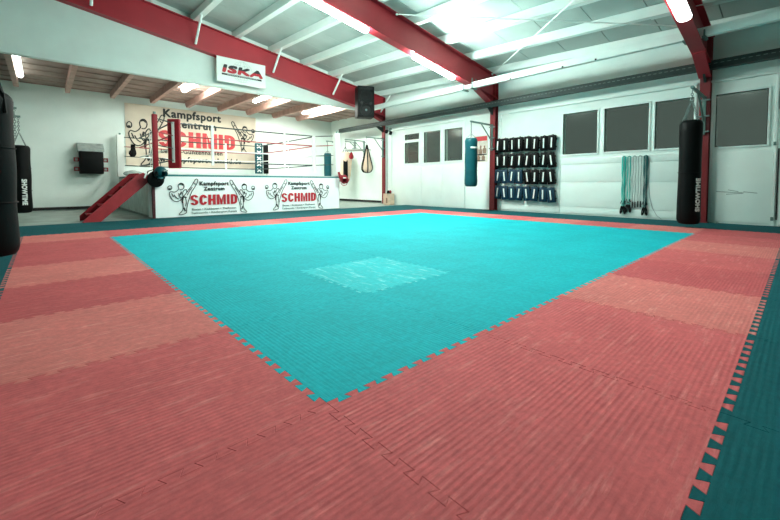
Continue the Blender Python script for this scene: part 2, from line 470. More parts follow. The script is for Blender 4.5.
# door leaves: raised flat panels below and around the windows, separated by joints
def door(n, leaves, top=2.86, zs=(.03, 1.44)):
    r = bpy.data.objects.new('door_%d' % n, None); COL.objects.link(r); r['kind'] = 'structure'
    r.location = (WX, leaves[0][0], 0); OFF[r.name] = Vector(r.location)
    for a, b in leaves:
        bm = B()
        for z0, z1 in zip(zs, zs[1:]):
            bx(bm, WX-.022, WX-.001, b+.006, a-.006, z0+.004, z1-.004, .004)
        obj('door_leaf', bm, M['door'], r)
    bm = B(); bx(bm, WX-.05, WX-.001, leaves[-1][1]-.05, leaves[0][0]+.05, top, top+.05, .006)
    obj('header_rail', bm, M['door'], r)
    bm = B()
    bx(bm, WX-.04, WX-.001, leaves[0][0], leaves[0][0]+.04, 0, top, .006); bx(bm, WX-.04, WX-.001, leaves[-1][1]-.04, leaves[-1][1], 0, top, .006)
    obj('door_frame', bm, M['door'], r)
    return r
door(1, [(9.82, 8.26), (8.24, 7.27), (7.25, 6.35)])
door(2, [(5.0, 3.22), (3.20, .44)], zs=(.03, .20, .84, 1.30, 1.46))
d3 = door(3, [(.12, -.77)])
bm = B(); 
for z in (1.52, .1): bx(bm, WX-.05, WX-.02, -.80, -.76, z, z+.07, .004)
obj('hinge', bm, M['metal'], d3)
bm = B(); bx(bm, WX-.03, WX-.001, -.845, -.825, .12, 1.46); bx(bm, WX-.03, WX-.001, -.845, -.825, 2.2, 2.85)
obj('door_gap_seal', bm, M['rubber'], d3)
bm = B()
for (y0, z0, l, a) in ((.05, .63, .42, .05), (-.02, .60, .25, -.1), (.0, .66, .16, .2), (-.25, .63, .2, .12)):
    obx(bm, Matrix.Translation((WX-.0222, y0-.22, z0)) @ Matrix.Rotation(a, 4, 'X'), .0012, l, .012)
obj('scuff_marks', bm, mat('grey_scuff', (.2, .27, .25), .8), d3, smooth=False)
# door 4: white framed glazed door cut by the right edge of the picture
r = bpy.data.objects.new('door_4', None); COL.objects.link(r); r['kind'] = 'structure'; r.location = (WX, -.86, 0); OFF[r.name] = Vector(r.location)
bm = B()
bx(bm, WX-.05, WX-.001, -.94, -.86, .02, 2.86, .006); bx(bm, WX-.05, WX-.001, -1.86, -1.78, .02, 2.86, .006)
for z in (.02, 1.42, 2.78): bx(bm, WX-.05, WX-.001, -1.78, -.94, z, z+.08, .006)
obj('door_frame', bm, M['door'], r)
bm = B(); bx(bm, WX-.02, WX-.001, -1.78, -.94, .1, 1.42); bx(bm, WX-.02, WX-.001, -1.78, -.94, 1.5, 2.78); obj('door_panel', bm, M['door'], r)
bm = B(); bx(bm, WX-.09, WX-.05, -.93, -.90, .95, 1.1, .005); obj('door_handle', bm, M['metal'], r)

# ------------------------------------------------------------------ steel frame
POSTY = [.25, 5.2, 10.3, -4.7]
RD = .66   # beam depth
CX = {.25: 9.27, 5.2: 9.27, 10.3: 9.40}; CW = .085
def rd(y): return .73 if y > 10 else .66
def beam_top(x, y): return roofz(x, y)
def ibeam(y, x0, x1):
    bm = B(); w, t = .22, .022
    def seg(y0, y1, d0, d1):
        P = [(x0, beam_top(x0, y)+d0), (x1, beam_top(x1, y)+d0), (x1, beam_top(x1, y)+d1), (x0, beam_top(x0, y)+d1)]
        prism(bm, P, lambda u, v, s: (u, s, v), y0, y1)
    seg(y-w/2, y+w/2, -t, 0); R_ = rd(y); seg(y-w/2, y+w/2, -R_, -R_+t); seg(y-.01, y+.01, -R_+t, -t)
    return bm
plabel = {.25: 'right of the window row, behind the black heavy bag', 5.2: 'between the blue heavy bag and the kick pads', 10.3: 'at the corner of the ring area'}
for y in POSTY[:3]:
    cx = CX[y]
    t = thing('steel_column', 'red steel wall column '+plabel[y], 'column', (9.33, y, 0), 'red steel wall columns')
    ztop = roofz(9.33, y)
    bm = B(); D_ = 9.445-cx; bx(bm, cx, cx+.014, y-CW, y+CW, 0, ztop); bx(bm, cx+.014, cx+D_-.014, y-.008, y+.008, 0, ztop); bx(bm, cx+D_-.014, cx+D_, y-CW, y+CW, 0, ztop)
    obj('shaft', bm, M['post'], t, smooth=False)
    bm = B(); bx(bm, cx-.02, 9.445, y-.11, y+.11, -.002, .012); obj('base_plate', bm, M['post'], t, smooth=False)
    bl = {.25: 'red steel roof beam on the column behind the black heavy bag', 5.2: 'red steel roof beam in mid hall carrying the two lamps', 10.3: 'red steel roof beam above the opening to the boxing ring'}
    RD_ = rd(y)
    bt = thing('roof_beam', bl[y], 'beam', (3.5, y, roofz(3.5, y)-RD_), 'red roof beams')
    obj('beam_section', ibeam(y, LX+.02, 9.42), M['beam'], bt, smooth=False)
    bm = B(); hx = 8.45; hd = .20      # haunch at the knee
    P = [(hx, roofz(hx, y)-RD_), (cx, roofz(cx, y)-RD_), (cx, roofz(cx, y)-RD_-hd), (cx-.08, roofz(cx, y)-RD_-hd)]
    prism(bm, P, lambda u, v, s: (u, s, v), y-.01, y+.01)
    P = [(hx, roofz(hx, y)-RD_-.02), (hx, roofz(hx, y)-RD_), (cx-.06, roofz(cx, y)-RD_-hd), (cx-.06, roofz(cx, y)-RD_-hd-.02)]
    prism(bm, P, lambda u, v, s: (u, s, v), y-.10, y+.10)
    obj('haunch', bm, M['beam'], bt, smooth=False)
bt = None
# purlins (run along the hall on top of the beams)
PX = [9.2-1.12*i for i in range(10)]
ordn = ['first', 'second', 'third', 'fourth', 'fifth', 'sixth', 'seventh', 'eighth', 'ninth', 'tenth', 'eleventh', 'twelfth']
for i, x in enumerate(PX):
    bm = B(); w, h, t = .15, .2, .012
    def pb(x0, x1, d0, d1, ya=NY, yb=10.42):
        P = []
        V = [bm.verts.new((xx, yy, roofz(x, yy)+dd)) for yy in (ya, yb) for xx, dd in ((x0, d0), (x1, d0), (x1, d1), (x0, d1))]
        for f in ((0, 1, 2, 3), (7, 6, 5, 4), (0, 4, 5, 1), (1, 5, 6, 2), (2, 6, 7, 3), (3, 7, 4, 0)): bm.faces.new([V[j] for j in f])
    pb(x-w/2, x-w/2+t, 0, h); pb(x-w/2+t, x+w/2, .0, t); pb(x-w/2+t, x+w/2, h-t, h); pb(x+w/2-t, x+w/2, t, .045)
    o = obj('roof_purlin', bm, M['purlin'], None, smooth=False)
    tag(o, 'white roof purlin running down the hall, %s from the window wall' % ordn[i], 'purlin', 'white roof purlins')
    if i in (0, 1, 2):
        bm = B(); pb(x-w/2-.02, x+w/2+.02, -.012, h*.9, -.75, .95)
        obj('lap_sleeve', bm, M['purlin'], o, smooth=False)
# fly braces from purlins down to the far beam
for i, x in [(i, PX[i]) for i in (0, 2, 4, 6, 8)]:
    bm = B(); y0, y1 = 9.62, 10.19
    tube(bm, [(x-.02, y0, roofz(x, y0)+.01), (x-.02, y1, roofz(x, y1)-RD+.04)], .032, 8)
    o = obj('fly_brace', bm, M['purlin'])
    tag(o, 'short white slanting brace on the far red beam, %s from the window wall' % ordn[[0, 2, 4, 6, 8].index(i)], 'brace', 'white fly braces')
# wind bracing rods
for (a, b, lab) in (((5.2, 5.08), (8.7, .38), 'thin white bracing rod rising from the heavy bag column side to mid beam'), ((9.05, 5.08), (5.6, .38), 'thin white bracing rod ending high on the column by the kick pads')):
    bm = B(); tube(bm, [(a[0], a[1], roofz(*a)-.05), (b[0], b[1], roofz(*b)-.05)], .013, 8)
    for q in (a, b): sphere(bm, (q[0], q[1], roofz(*q)-.05), .03, seg=8)
    tag(obj('bracing_rod', bm, M['purlin']), lab, 'rod', 'roof bracing rods')
# white box rail hung from the beams
rail = thing('hanging_rail', 'long white steel box rail hung from the red beams along the window wall', 'rail', (8.12, 2, 3.43))
bm = B(); bx(bm, 8.05, 8.17, NY+.02, 10.15, 3.44, 3.60, .008); obj('box_tube', bm, M['purlin'], rail)
bm = B()
for y in (3.9, 2.6, 1.9): bx(bm, 8.03, 8.06, y, y+.03, 3.44, 3.47)
obj('bolt_head', bm, M['rubber'], rail)
for y in (.25, 5.2):
    for dy in (-.14, .14):
        bm = B()
        z1 = roofz(8.1, y)-RD+.16
        if y < 1: z1 += .05
        tube(bm, [(8.02, y+dy, z1), (8.02, y+dy, 3.40), (8.2, y+dy, 3.40), (8.2, y+dy, z1)], .014, 8)
        bx(bm, 7.99, 8.23, y+dy-.03, y+dy+.03, 3.405, 3.43)
        obj('hanger', bm, M['metal'], rail)
# dark cable tray along wall
tr = thing('cable_tray', 'dark grey perforated cable tray running along the window wall', 'cable tray', (9.15, 3, 3.06))
bm = B(); y0, y1 = NY+.02, 12.9
bx(bm, 9.06, 9.065, y0, y1, 3.08, 3.215); bx(bm, 9.06, 9.20, y0, y1, 3.07, 3.08); bx(bm, 9.195, 9.20, y0, y1, 3.08, 3.215)
bx(bm, 9.045, 9.065, y0, y1, 3.215, 3.228); bx(bm, 9.045, 9.06, y0, y1, 3.07, 3.09)
obj('tray_channel', bm, M['tray'], tr, smooth=False)
sm_, nt_, b_n = new_mat('slotted_strip'); b_n.inputs['Roughness'].default_value = .6
g_ = nt_.nodes.new('ShaderNodeNewGeometry'); sp_ = nt_.nodes.new('ShaderNodeSeparateXYZ'); nt_.links.new(g_.outputs['Position'], sp_.inputs[0])
q1 = nt_.nodes.new('ShaderNodeMath'); q1.operation = 'MULTIPLY'; q1.inputs[1].default_value = 10; nt_.links.new(sp_.outputs['Y'], q1.inputs[0])
q2 = nt_.nodes.new('ShaderNodeMath'); q2.operation = 'FRACT'; nt_.links.new(q1.outputs[0], q2.inputs[0])
q3 = nt_.nodes.new('ShaderNodeMath'); q3.operation = 'GREATER_THAN'; q3.inputs[1].default_value = .45; nt_.links.new(q2.outputs[0], q3.inputs[0])
q4 = nt_.nodes.new('ShaderNodeMix'); q4.data_type = 'RGBA'; nt_.links.new(q3.outputs[0], q4.inputs['Factor'])
q4.inputs['A'].default_value = (.018, .034, .031, 1); q4.inputs['B'].default_value = (.15, .2, .185, 1); nt_.links.new(q4.outputs['Result'], b_n.inputs['Base Color'])
bm = B(); bx(bm, 9.0585, 9.0605, -1.2, 12.6, 3.16, 3.172)
sl = obj('slotted_strip', bm, sm_, tr, smooth=False)
bm = B()
for dz, r_ in ((.02, .022), (.05, .018), (.03, .02)):
    pass
pts = [(9.11+.012*math.sin(i*1.7), y0+(y1-y0)*i/60, 3.11+.05*(1 if i in (37, 38) else 0)*0+.008*math.sin(i*2.3)) for i in range(61)]
tube(bm, pts, .03, 8); obj('cable_bundle', bm, M['rubber'], tr)
for y in (.25, 5.2, 10.3):
    cx = CX[y]
    bm = B(); prism(bm, [(9.0, 3.065), (cx, 3.065), (cx, 2.86), (cx-.03, 2.86)], lambda u, v, s: (u, s, v), y-.02, y+.02)
    obj('tray_bracket', bm, M['tray'], tr, smooth=False)

# lamps ------------------------------------------------------------
def lamp(name, x0, x1, y0, y1, zf, label, m, group, w=.13, cat='lamp', body=True):
    """tube lamp along X (y0==y1) or along Y (x0==x1), hung at height zf(x,y)"""
    c = ((x0+x1)/2, (y0+y1)/2)
    t = thing(name, label, cat, (c[0], c[1], zf(*c)-.08), group)
    alongx = abs(x1-x0) > abs(y1-y0)
    P0, P1 = Vector((x0, y0, zf(x0, y0))), Vector((x1, y1, zf(x1, y1)))
    d = (P1-P0); L = d.length; d.normalize()
    s = Vector((0, 1, 0)) if alongx else Vector((1, 0, 0))
    n = s.cross(d) if s.cross(d).z > 0 else d.cross(s)
    bm = B()
    mtx = Matrix((d, s, n)).transposed().to_4x4(); mtx.translation = (P0+P1)/2-n*.0175
    if mtx.determinant() < 0: mtx = mtx @ Matrix.Diagonal((1, -1, 1, 1))
    obx(bm, mtx, L*.98, w*.8, .035, .004); obj('housing', bm, M['lampbody'], t)
    bm = B()     # rounded diffuser below the housing
    seg = 10; rings = []
    for u, k in ((-.5, .05), (-.495, .6), (-.48, .9), (-.45, 1), (.45, 1), (.48, .9), (.495, .6), (.5, .05)):
        row = [bm.verts.new((P0+P1)/2+d*L*u-n*(.066)+(s*math.cos(a)*w/2-n*math.sin(a)*.06)*k) for a in [-.16+(PI+.32)*j/seg for j in range(seg+1)]]
        rings.append(row)
    for a, b in zip(rings, rings[1:]):
        for j in range(seg+1): bm.faces.new((a[j], a[(j+1) % (seg+1)], b[(j+1) % (seg+1)], b[j]))
    bm.faces.new(rings[0]); bm.faces.new(rings[-1][::-1])
    obj('diffuser', bm, m, t)
    return t
def under(x, y): return roofz(x, y)-RD
G1 = 'tube lamps under the red beams'
lamp('tube_lamp', 2.85, 4.42, 5.15, 5.15, under, 'long lit tube lamp under the mid red beam, cut by the top edge', M['tube_a'], G1)
lamp('tube_lamp', 5.80, 7.35, 5.15, 5.15, under, 'lit tube lamp under the mid red beam nearest the window wall', M['tube'], G1)
lamp('tube_lamp', 5.35, 6.95, .2, .2, under, 'lit tube lamp under the nearest red beam at the top right', M['tube_dim'], G1, w=.2)
lamp('tube_lamp', 1.7, 3.3, .2, .2, under, 'added unseen tube lamp under the nearest red beam above the near mats', M['tube_fill'], G1)  # out of view, added to brighten the near mats
G2 = 'tube lamps on the ring area ceiling'
def az(x, y): return 3.804
lamp('tube_lamp', -1.1, -1.1, 10.75, 13.3, az, 'lit tube lamp on the brown ceiling at the far left', M['tube_left'], G2, w=.14)
lamp('tube_lamp', 2.62, 2.62, 10.7, 12.1, az, 'lit tube lamp on the brown ceiling above the wall banner', M['tube_ring'], G2, w=.17)
lamp('tube_lamp', 4.90, 4.90, 10.7, 12.1, az, 'lit tube lamp on the brown ceiling above the right half of the ring', M['tube_ring'], G2, w=.17)
lamp('tube_lamp', 7.35, 7.35, 11.0, 13.0, az, 'lit tube lamp on the brown ceiling right of the ring', M['tube_ring'], G2, w=.17)

# annex rafters
RX = [-1.22+1.13*i for i in range(9)]
for i, x in enumerate(RX):
    bm = B(); prism(bm, [(10.59, 3.83), (14.42, 3.83), (14.42, 3.74), (14.30, 3.62), (10.59, 3.60)], lambda u, v, s: (s, u, v), x-.055, x+.055)
    tag(obj('ceiling_rafter', bm, M['rafter'], None, smooth=False), 'brownish pink timber rafter over the ring area, %s from the left' % ordn[i], 'rafter', 'timber rafters over the ring area')

# ------------------------------------------------------------------ puzzle mats
DT, TH = .015, .02
def edge_path(straight=False):
    """offsets (u, d) along one edge from u=0 to u=1 (end point excluded)"""
    if straight: return []
    P = []
    for k in range(10):
        c = .08+.84/9*k
        P += [(c-.015, DT), (c-.030, -DT), (c+.030, -DT), (c+.015, DT)]
    return P
def mat_mesh(w=1., h=1., s=(0, 0, 0, 0)):
    """outline bottom(y=0), right(x=w), top(y=h), left(x=0); s marks straight cut edges"""
    xl, yb_ = DT, DT
    xr = w if s[1] else w+DT
    yt = h if s[2] else h+DT
    ep = edge_path()
    bot = [(u, d) for u, d in ep if u < w-.03]
    rgt = [] if s[1] else [(w+d, u*h) for u, d in ep if u*h < yt-.0]
    top = [] if s[2] else [(u, h+d) for u, d in ep if u < w-.03][::-1]
    lft = [(d, u*h) for u, d in ep if u*h < yt-.0][::-1]
    out = [(xl, yb_)]+bot+[(xr, yb_)]+rgt+[(xr, yt)]+top+[(xl, yt)]+lft
    res = []
    for p in out:
        if not res or (abs(p[0]-res[-1][0])+abs(p[1]-res[-1][1])) > 1e-6: res.append(p)
    out = res; n = len(out)
    def inset(a):
        r = []
        for i in range(n):
            p0, p, p1 = Vector(out[i-1]), Vector(out[i]), Vector(out[(i+1) % n])
            d0, d1 = (p-p0).normalized(), (p1-p).normalized()
            n0, n1 = Vector((-d0.y, d0.x)), Vector((-d1.y, d1.x))
            b = (n0+n1)
            if b.length < 1e-5: b = n0
            b.normalize(); k = min(1/max(b.dot(n0), .4), 2.2)
            r.append(p+b*a*k)
        return r
    A, T = inset(.0001), inset(.0011)
    bm = B()
    lo = [bm.verts.new((p.x, p.y, -TH)) for p in A]; mi = [bm.verts.new((p.x, p.y, -.0012)) for p in A]; hi = [bm.verts.new((p.x, p.y, 0)) for p in T]
    for a, b in ((lo, mi), (mi, hi)):
        for i in range(n): bm.faces.new((a[i], a[(i+1) % n], b[(i+1) % n], b[i]))
    f = bm.faces.new(hi); bm.faces.new(lo[::-1])
    me = bpy.data.meshes.new('floor_mat'); bmesh.ops.recalc_face_normals(bm, faces=bm.faces)
    bmesh.ops.triangulate(bm, faces=[f for f in bm.faces if len(f.verts) > 4], ngon_method='EAR_CLIP')
    bm.to_mesh(me); bm.free()
    return me
MESH = {}
def mat_obj(x, y, m, label, group, w=1., s=(0, 0, 0, 0)):
    key = (w, s, m)
    if key not in MESH:
        me = mat_mesh(w, 1., s); me.materials.append(FX[m]); MESH[key] = me
    o = bpy.data.objects.new('floor_mat', MESH[key]); COL.objects.link(o); o.location = (x, y, 0)
    tag(o, label, 'floor mat', group)
RL = {0: 'red', 1: 'red_light', 2: 'red_dark', 3: 'red_light', 4: 'red_dark', 5: 'red_dark', 6: 'red_light'}
RR = {0: 'red', 1: 'red', 2: 'red_light', 3: 'red_dark', 4: 'red', 5: 'red_light', 6: 'red', 7: 'red_dark'}
shade = {'red': 'red', 'red_light': 'faded red', 'red_dark': 'dark red'}
for ix in range(-2, 10):
    for iy in range(-3, 9):
        w = 1.; st = [0, 0, 0, 0]
        if ix == 9: w = .41; st[1] = 1
        if iy == 8: st[2] = 1
        if 0 <= ix <= 6 and 0 <= iy <= 5:
            if (ix, iy) == (1, 1):
                mat_obj(ix, iy, 'blue_worn', 'pale worn puzzle mat, the only chalky one in the blue square', 'blue mats of the square'); continue
            mat_obj(ix, iy, 'blue', 'bright blue puzzle mat, %s row from left red strip, %s from right red strip' % (ordn[ix], ordn[iy]), 'blue mats of the square')
        elif -1 <= ix <= 7 and -1 <= iy <= 6:
            if ix == -1 and iy >= 0: m = RL[iy]; lab = '%s puzzle mat of the left red strip, %s behind the corner mat' % (shade[m], ordn[iy])
            elif iy == -1 and ix >= 0: m = RR[ix]; lab = '%s puzzle mat of the right red strip, %s behind the corner mat' % (shade[m], ordn[ix])
            elif ix == -1: m = 'red'; lab = 'red corner puzzle mat nearest the viewer, where both red strips meet'
            elif iy == 6: m = 'red_light' if ix % 3 == 2 else 'red'; lab = '%s puzzle mat of the far red strip before the ring, %s from left' % (shade[m], ordn[ix])
            else: m = 'red' if iy % 2 else 'red_light'; lab = '%s puzzle mat of the window side strip, %s from the right' % (shade[m], ordn[iy])
            mat_obj(ix, iy, m, lab, 'red mats framing the square')
        else:
            if iy >= 7: lab = 'dark teal puzzle mat before the ring, %s row out, %s from the left end' % (ordn[iy-7], ordn[ix+2])
            elif ix >= 8: lab = 'dark teal puzzle mat by the window wall, %s row out, %s from near' % (ordn[ix-8], ordn[iy+3])
            elif ix == -2: lab = 'dark teal puzzle mat outside the left red strip, %s from near end' % ordn[iy+3]
            else: lab = 'dark teal puzzle mat beyond the right strip, %s row out, %s from left' % (ordn[-2-iy], ordn[ix+1])
            mat_obj(ix, iy, 'teal', lab, 'dark teal outer mats', w, tuple(st))

# ------------------------------------------------------------------ boxing ring
X0, X1, Y0, Y1, RT = 1.15, 6.42, 9.1, 14.35, 1.05
ring = thing('boxing_ring', 'boxing ring on a white skirted platform with printed gym banners', 'boxing ring', (3.78, 11.7, 0))
bm = B(); bx(bm, X0+.04, X1-.04, Y0+.04, Y1, -.02, RT-.06); obj('platform', bm, M['greypad'], ring)
bm = B(); bx(bm, X0, X1, Y0, Y1, RT-.06, RT-.02, .01); obj('canvas_edge', bm, M['tealedge'], ring)
bm = B(); bx(bm, X0+.02, X1-.02, Y0+.02, Y1-.02, RT-.02, RT, .006); obj('canvas', bm, M['canvas'], ring)
def skirt(pts, z0, z1, m, name, amp=.008):
    """cloth skirt hanging along pts [(x,y)...] with soft folds"""
    bm = B(); prev = None; n = 80
    L = []
    for i in range(n+1):
        t = i/n*(len(pts)-1); k = min(int(t), len(pts)-2); f = t-k
        a, b = Vector(pts[k]), Vector(pts[k+1]); p = a.lerp(b, f); d = (b-a).normalized(); nr = Vector((d.y, -d.x))
        L.append((p, nr, i))
    for p, nr, i in L:
        w = math.sin(i*.55)*.5+math.sin(i*1.3+1)*.5
        row = []
        for z, k in ((z0, 1.), ((z0+z1)/2, .6), (z1, .1)):
            q = p+nr*(w*amp*k)
            row.append(bm.verts.new((q.x, q.y, z)))
        for z, k in ((z1, .1), ((z0+z1)/2, .6), (z0, 1.)):
            q = p+nr*(w*amp*k-.006)
            row.append(bm.verts.new((q.x, q.y, z)))
        if prev:
            for j in range(6): bm.faces.new((prev[j], row[j], row[(j+1) % 6], prev[(j+1) % 6]))
        else: bm.faces.new(row)
        prev = row
    bm.faces.new(prev[::-1])
    return obj(name, bm, m, ring)
fs = skirt([(X0+.02, Y0), (X1-.02, Y0)], .005, RT-.06, M['skirt'], 'front_skirt', .003)
fs['label'] = 'white front skirt printed twice with the gym emblem'
ls = skirt([(X0, Y1), (X0, Y0+.35)], .04, RT-.06, mat('grey_side_tarpaulin', (.45, .55, .51), .5, var=.25, vscale=3), 'side_skirt', .012)
skirt([(X0-.01, Y0+.42), (X0-.02, Y0+.10)], .02, RT-.06, M['skirt'], 'corner_skirt', .02)
skirt([(X1, Y0), (X1, Y1)], .01, RT-.06, M['skirt'], 'side_skirt', .01)
# emblems on the front skirt
yy = Y0-.012
for cx, k in ((2.52, 1.), (4.945, 1.)):
    def put(body, size, z, m, name, bold=0, sx=1., sp=1.):
        o = obj(name, text_bm(body, size, face_back(cx, yy, z), bold, sx, spacing=sp), m, fs, smooth=False); return o
    put('Kampfsport', .135, .775, M['printblack'], 'lettering', .006, 1.0, 1.12)
    put('Zentrum', .125, .645, M['printblack'], 'lettering', .006, 1.0, 1.15)
    letters = schmid_bm(face_back(cx, yy, .275), 1.13, .26); obj('lettering', letters, M['printred'], fs, smooth=False)
    put('Boxen • Kickboxen • Thaiboxen', .075, .150, M['printteal'], 'lettering', .0008, 1.12)
    put('Taekwondo • Kindersport Karate', .075, .06, M['printteal'], 'lettering', .0008, 1.10)
    obj('kicker_drawing', fighter_bm(face_back(cx-.725, yy, .05), .68, .89, False, .017), M['printblack'], fs, smooth=False)
    obj('kicker_drawing', fighter_bm(face_back(cx+.725, yy, .03), .68, .89, True, .017), M['printblack'], fs, smooth=False)
# corner posts
posts = [(X0+.085, Y0+.05, M['redv'], .055, 'red padded corner post'), (X1-.06, Y0+.05, M['white'], .085, 'white padded corner post'),
         (X0+.05, Y1-.1, M['white'], .10, 'white padded corner post'), (X1-.06, Y1-.1, M['white'], .07, 'white padded corner post')]
for (px, py, m, w, lab) in posts:
    bm = B(); z0 = 0 if m is M['redv'] else RT
    bx(bm, px-w, px+w, py-w, py+w, RT, 2.44, .02)
    po = obj('corner_post', bm, m, ring); po['label'] = lab
    bm = B(); tube(bm, [(px, py, 2.44), (px, py, 2.5)], .03, 10); obj('post_cap', bm, M['metal'], po)
bm = B(); bx(bm, X0-.015, X0+.045, Y0-.02, Y0+.04, .0, RT-.06, .006); lp = obj('platform_leg', bm, mat('dark_red_edge', (.07, .008, .012), .6), ring)
# ropes
IN = .52
cx0, cx1, cy0, cy1 = X0+IN, X1-IN-.12, Y0+.42, Y1-.42
def rope_path(z, sag=.012):
    r = .12; P = []
    C = [(cx0+r, cy0+r, PI, 1.5*PI), (cx1-r, cy0+r, 1.5*PI, 2*PI), (cx1-r, cy1-r, 0, .5*PI), (cx0+r, cy1-r, .5*PI, PI)]
    for i, (a, b, s, e) in enumerate(C):
        for k in range(5):
            t = s+(e-s)*k/4; P.append((a+r*math.cos(t), b+r*math.sin(t), z))
        n = C[(i+1) % 4]
        q0 = Vector(P[-1]); q1 = Vector((n[0]+r*math.cos(n[2]), n[1]+r*math.sin(n[2]), z))
        for k in range(1, 8): 
            v = q0.lerp(q1, k/8); v.z -= sag*math.sin(PI*k/8); P.append(tuple(v))
    return P
for z, m, lab in ((2.33, 'blackrope', 'dark top rope'), (2.02, 'redrope', 'red second rope'), (1.70, 'whiterope', 'white third rope'), (1.40, 'blackrope', 'dark bottom rope')):
    bm = B(); tube(bm, rope_path(z), .018, 8, closed=True); o = obj('rope', bm, M[m], ring); o['label'] = lab
    for (px, py, cx_, cy_) in ((X0+.1, Y0+.1, cx0+.035, cy0+.035), (X1-.1, Y0+.1, cx1-.035, cy0+.035), (X0+.12, Y1-.15, cx0+.035, cy1-.035), (X1-.1, Y1-.15, cx1-.035, cy1-.035)):
        bm = B(); tube(bm, [(px, py, z+.03), ((px*2+cx_)/3, (py*2+cy_)/3, z+.02), ((px+2*cx_)/3, (py+2*cy_)/3, z+.01), (cx_, cy_, z)], [.008, .016, .016, .008], 6)
        obj('turnbuckle', bm, M['blackrope'] if z != 2.02 else M['redrope'], ring)
# rope spacers
for x, y in ((2.63, cy0), (4.70, cy0), (2.9, cy1), (4.5, cy1)):
    bm = B(); bx(bm, x-.03, x+.03, y-.026, y-.019, 1.30, 2.36); bx(bm, x-.03, x+.03, y+.019, y+.026, 1.30, 2.36)
    for z in (1.30, 1.55, 1.86, 2.17, 2.36): bx(bm, x-.03, x+.03, y-.019, y+.019, z, z+.006)
    obj('rope_spacer', bm, M['whiterope'], ring, smooth=False)
for x, y in ((cx0, 12.0), (cx1, 11.3)):
    bm = B(); bx(bm, x-.026, x-.019, y-.03, y+.03, 1.30, 2.36); bx(bm, x+.019, x+.026, y-.03, y+.03, 1.30, 2.36)
    for z in (1.30, 1.55, 1.86, 2.17, 2.36): bx(bm, x-.019, x+.019, y-.03, y+.03, z, z+.006)
    obj('rope_spacer', bm, M['whiterope'], ring, smooth=False)
def corner_pad(x, y, ang, w, z0, z1, m, stripe, lab):
    bm = B(); R = Matrix.Translation((x, y, (z0+z1)/2)) @ Matrix.Rotation(ang, 4, 'Z')
    obx(bm, R, w, .10, z1-z0, .025); o = obj('corner_pad', bm, m, ring); o['label'] = lab
    if stripe:
        bm = B(); obx(bm, R @ Matrix.Translation((0, stripe*.052, .03)), w*.24, .008, (z1-z0)*.82, .002)
        obj('lacing_strip', bm, M['white'], o)
    return o, R
corner_pad(cx0+.07, cy0+.06, -PI/4, .30, 1.20, 2.44, M['redv'], -1, 'red corner pad with white strip')
corner_pad(cx1-.01, cy0+.04, PI/4, .24, 1.18, 2.34, M['white'], 0, 'white corner pad')
o, R = corner_pad(cx1+.03, cy1, PI/4-.9, .30, 1.22, 2.46, M['tealv'], 0, 'blue corner pad with white lacing')
for k in range(5):
    bm = B(); c = R @ Matrix.Translation((0, -.056, -.48+k*.24))
    for sg in (-1, 1): obx(bm, c @ Matrix.Rotation(sg*.7, 4, 'Y'), .20, .008, .045)
    obj('lacing', bm, M['white'], o, smooth=False)
bm = B(); bx(bm, cx1+.24, cx1+.42, cy1-.08, cy1+.06, 1.22, 2.40, .03); obj('corner_pad', bm, M['black'], ring)['label'] = 'black corner pad'

# red stairs
st = thing('wooden_stairs', 'red painted stairs leaning on the left corner of the boxing ring', 'stairs', (.5, 9.45, 0))
P = [(-.15, -.015), (.17, -.015), (1.06, .83), (1.10, .90), (1.10, .99), (.98, 1.07), (.80, 1.05), (-.15, .10)]
for y in (9.17, 9.78):
    bm = B(); P_ = P if y > 9.5 else P[:6]+[(.84, 1.0), (-.11, .04)]; prism(bm, P_, lambda u, v, s: (u, s, v), y-.022, y+.022)
    obj('stringer', bm, M['redv'] if y > 9.5 else mat('red_stair_paint', (.36, .024, .032), .5, var=.12, vscale=8), st, smooth=False)
for k in range(5):
    x, z = .06+k*.22, .16+k*.2
    bm = B(); bx(bm, x-.12, x+.12, 9.192, 9.758, z-.03, z, .004); obj('tread', bm, M['redv'], st)

# headguards on the posts
def headguard(x, y, z, rz, m, m2, label, big=1.):
    t = thing('headguard', label, 'headguard', (x, y, z))
    bm = B(); g = bmesh.ops.create_uvsphere(bm, u_segments=20, v_segments=14, radius=1)
    dead = []
    for f in bm.faces:
        c = f.calc_center_median()
        if (c.y < -.35 and -.75 < c.z < .38 and abs(c.x) < .62) or c.z < -.9: dead.append(f)
    bmesh.ops.delete(bm, geom=dead, context='FACES')
    for v in bm.verts: v.co = Vector((v.co.x*.125, v.co.y*.145, v.co.z*.15))
    ret = bmesh.ops.solidify(bm, geom=bm.faces[:], thickness=.03)
    R = Matrix.Translation((x, y, z)) @ Matrix.Rotation(rz, 4, 'Z') @ Matrix.Rotation(.35, 4, 'X') @ Matrix.Scale(big, 4)
    for v in bm.verts: v.co = R @ v.co
    obj('shell', bm, m, t)
    for sx in (-1, 1):
        bm = B(); sphere(bm, (0, 0, 0), .055, .5, .9, 1.1, 12)
        for v in bm.verts: v.co = R @ (v.co+Vector((sx*.125, -.03, -.02)))
        obj('ear_pad', bm, m2, t)
    bm = B(); obx(bm, R @ Matrix.Translation((0, -.135, .095)) @ Matrix.Rotation(-.5, 4, 'X'), .10, .02, .035, .005); obj('brow_label', bm, M['white'] if m is not M['tealv'] else M['printteal'], t)
    bm = B(); tube(bm, [R @ Vector(p) for p in ((-.11, -.04, -.1), (-.07, -.06, -.17), (0, -.07, -.19), (.07, -.06, -.17), (.11, -.04, -.1))], .012*big, 6); obj('chin_strap', bm, m2, t)
    bm = B(); tube(bm, [R @ Vector(p) for p in ((0, .05, .15), (.02, .09, .21), (.0, .14, .26))], .008*big, 6); obj('hanging_loop', bm, M['rubber'], t)
    return t
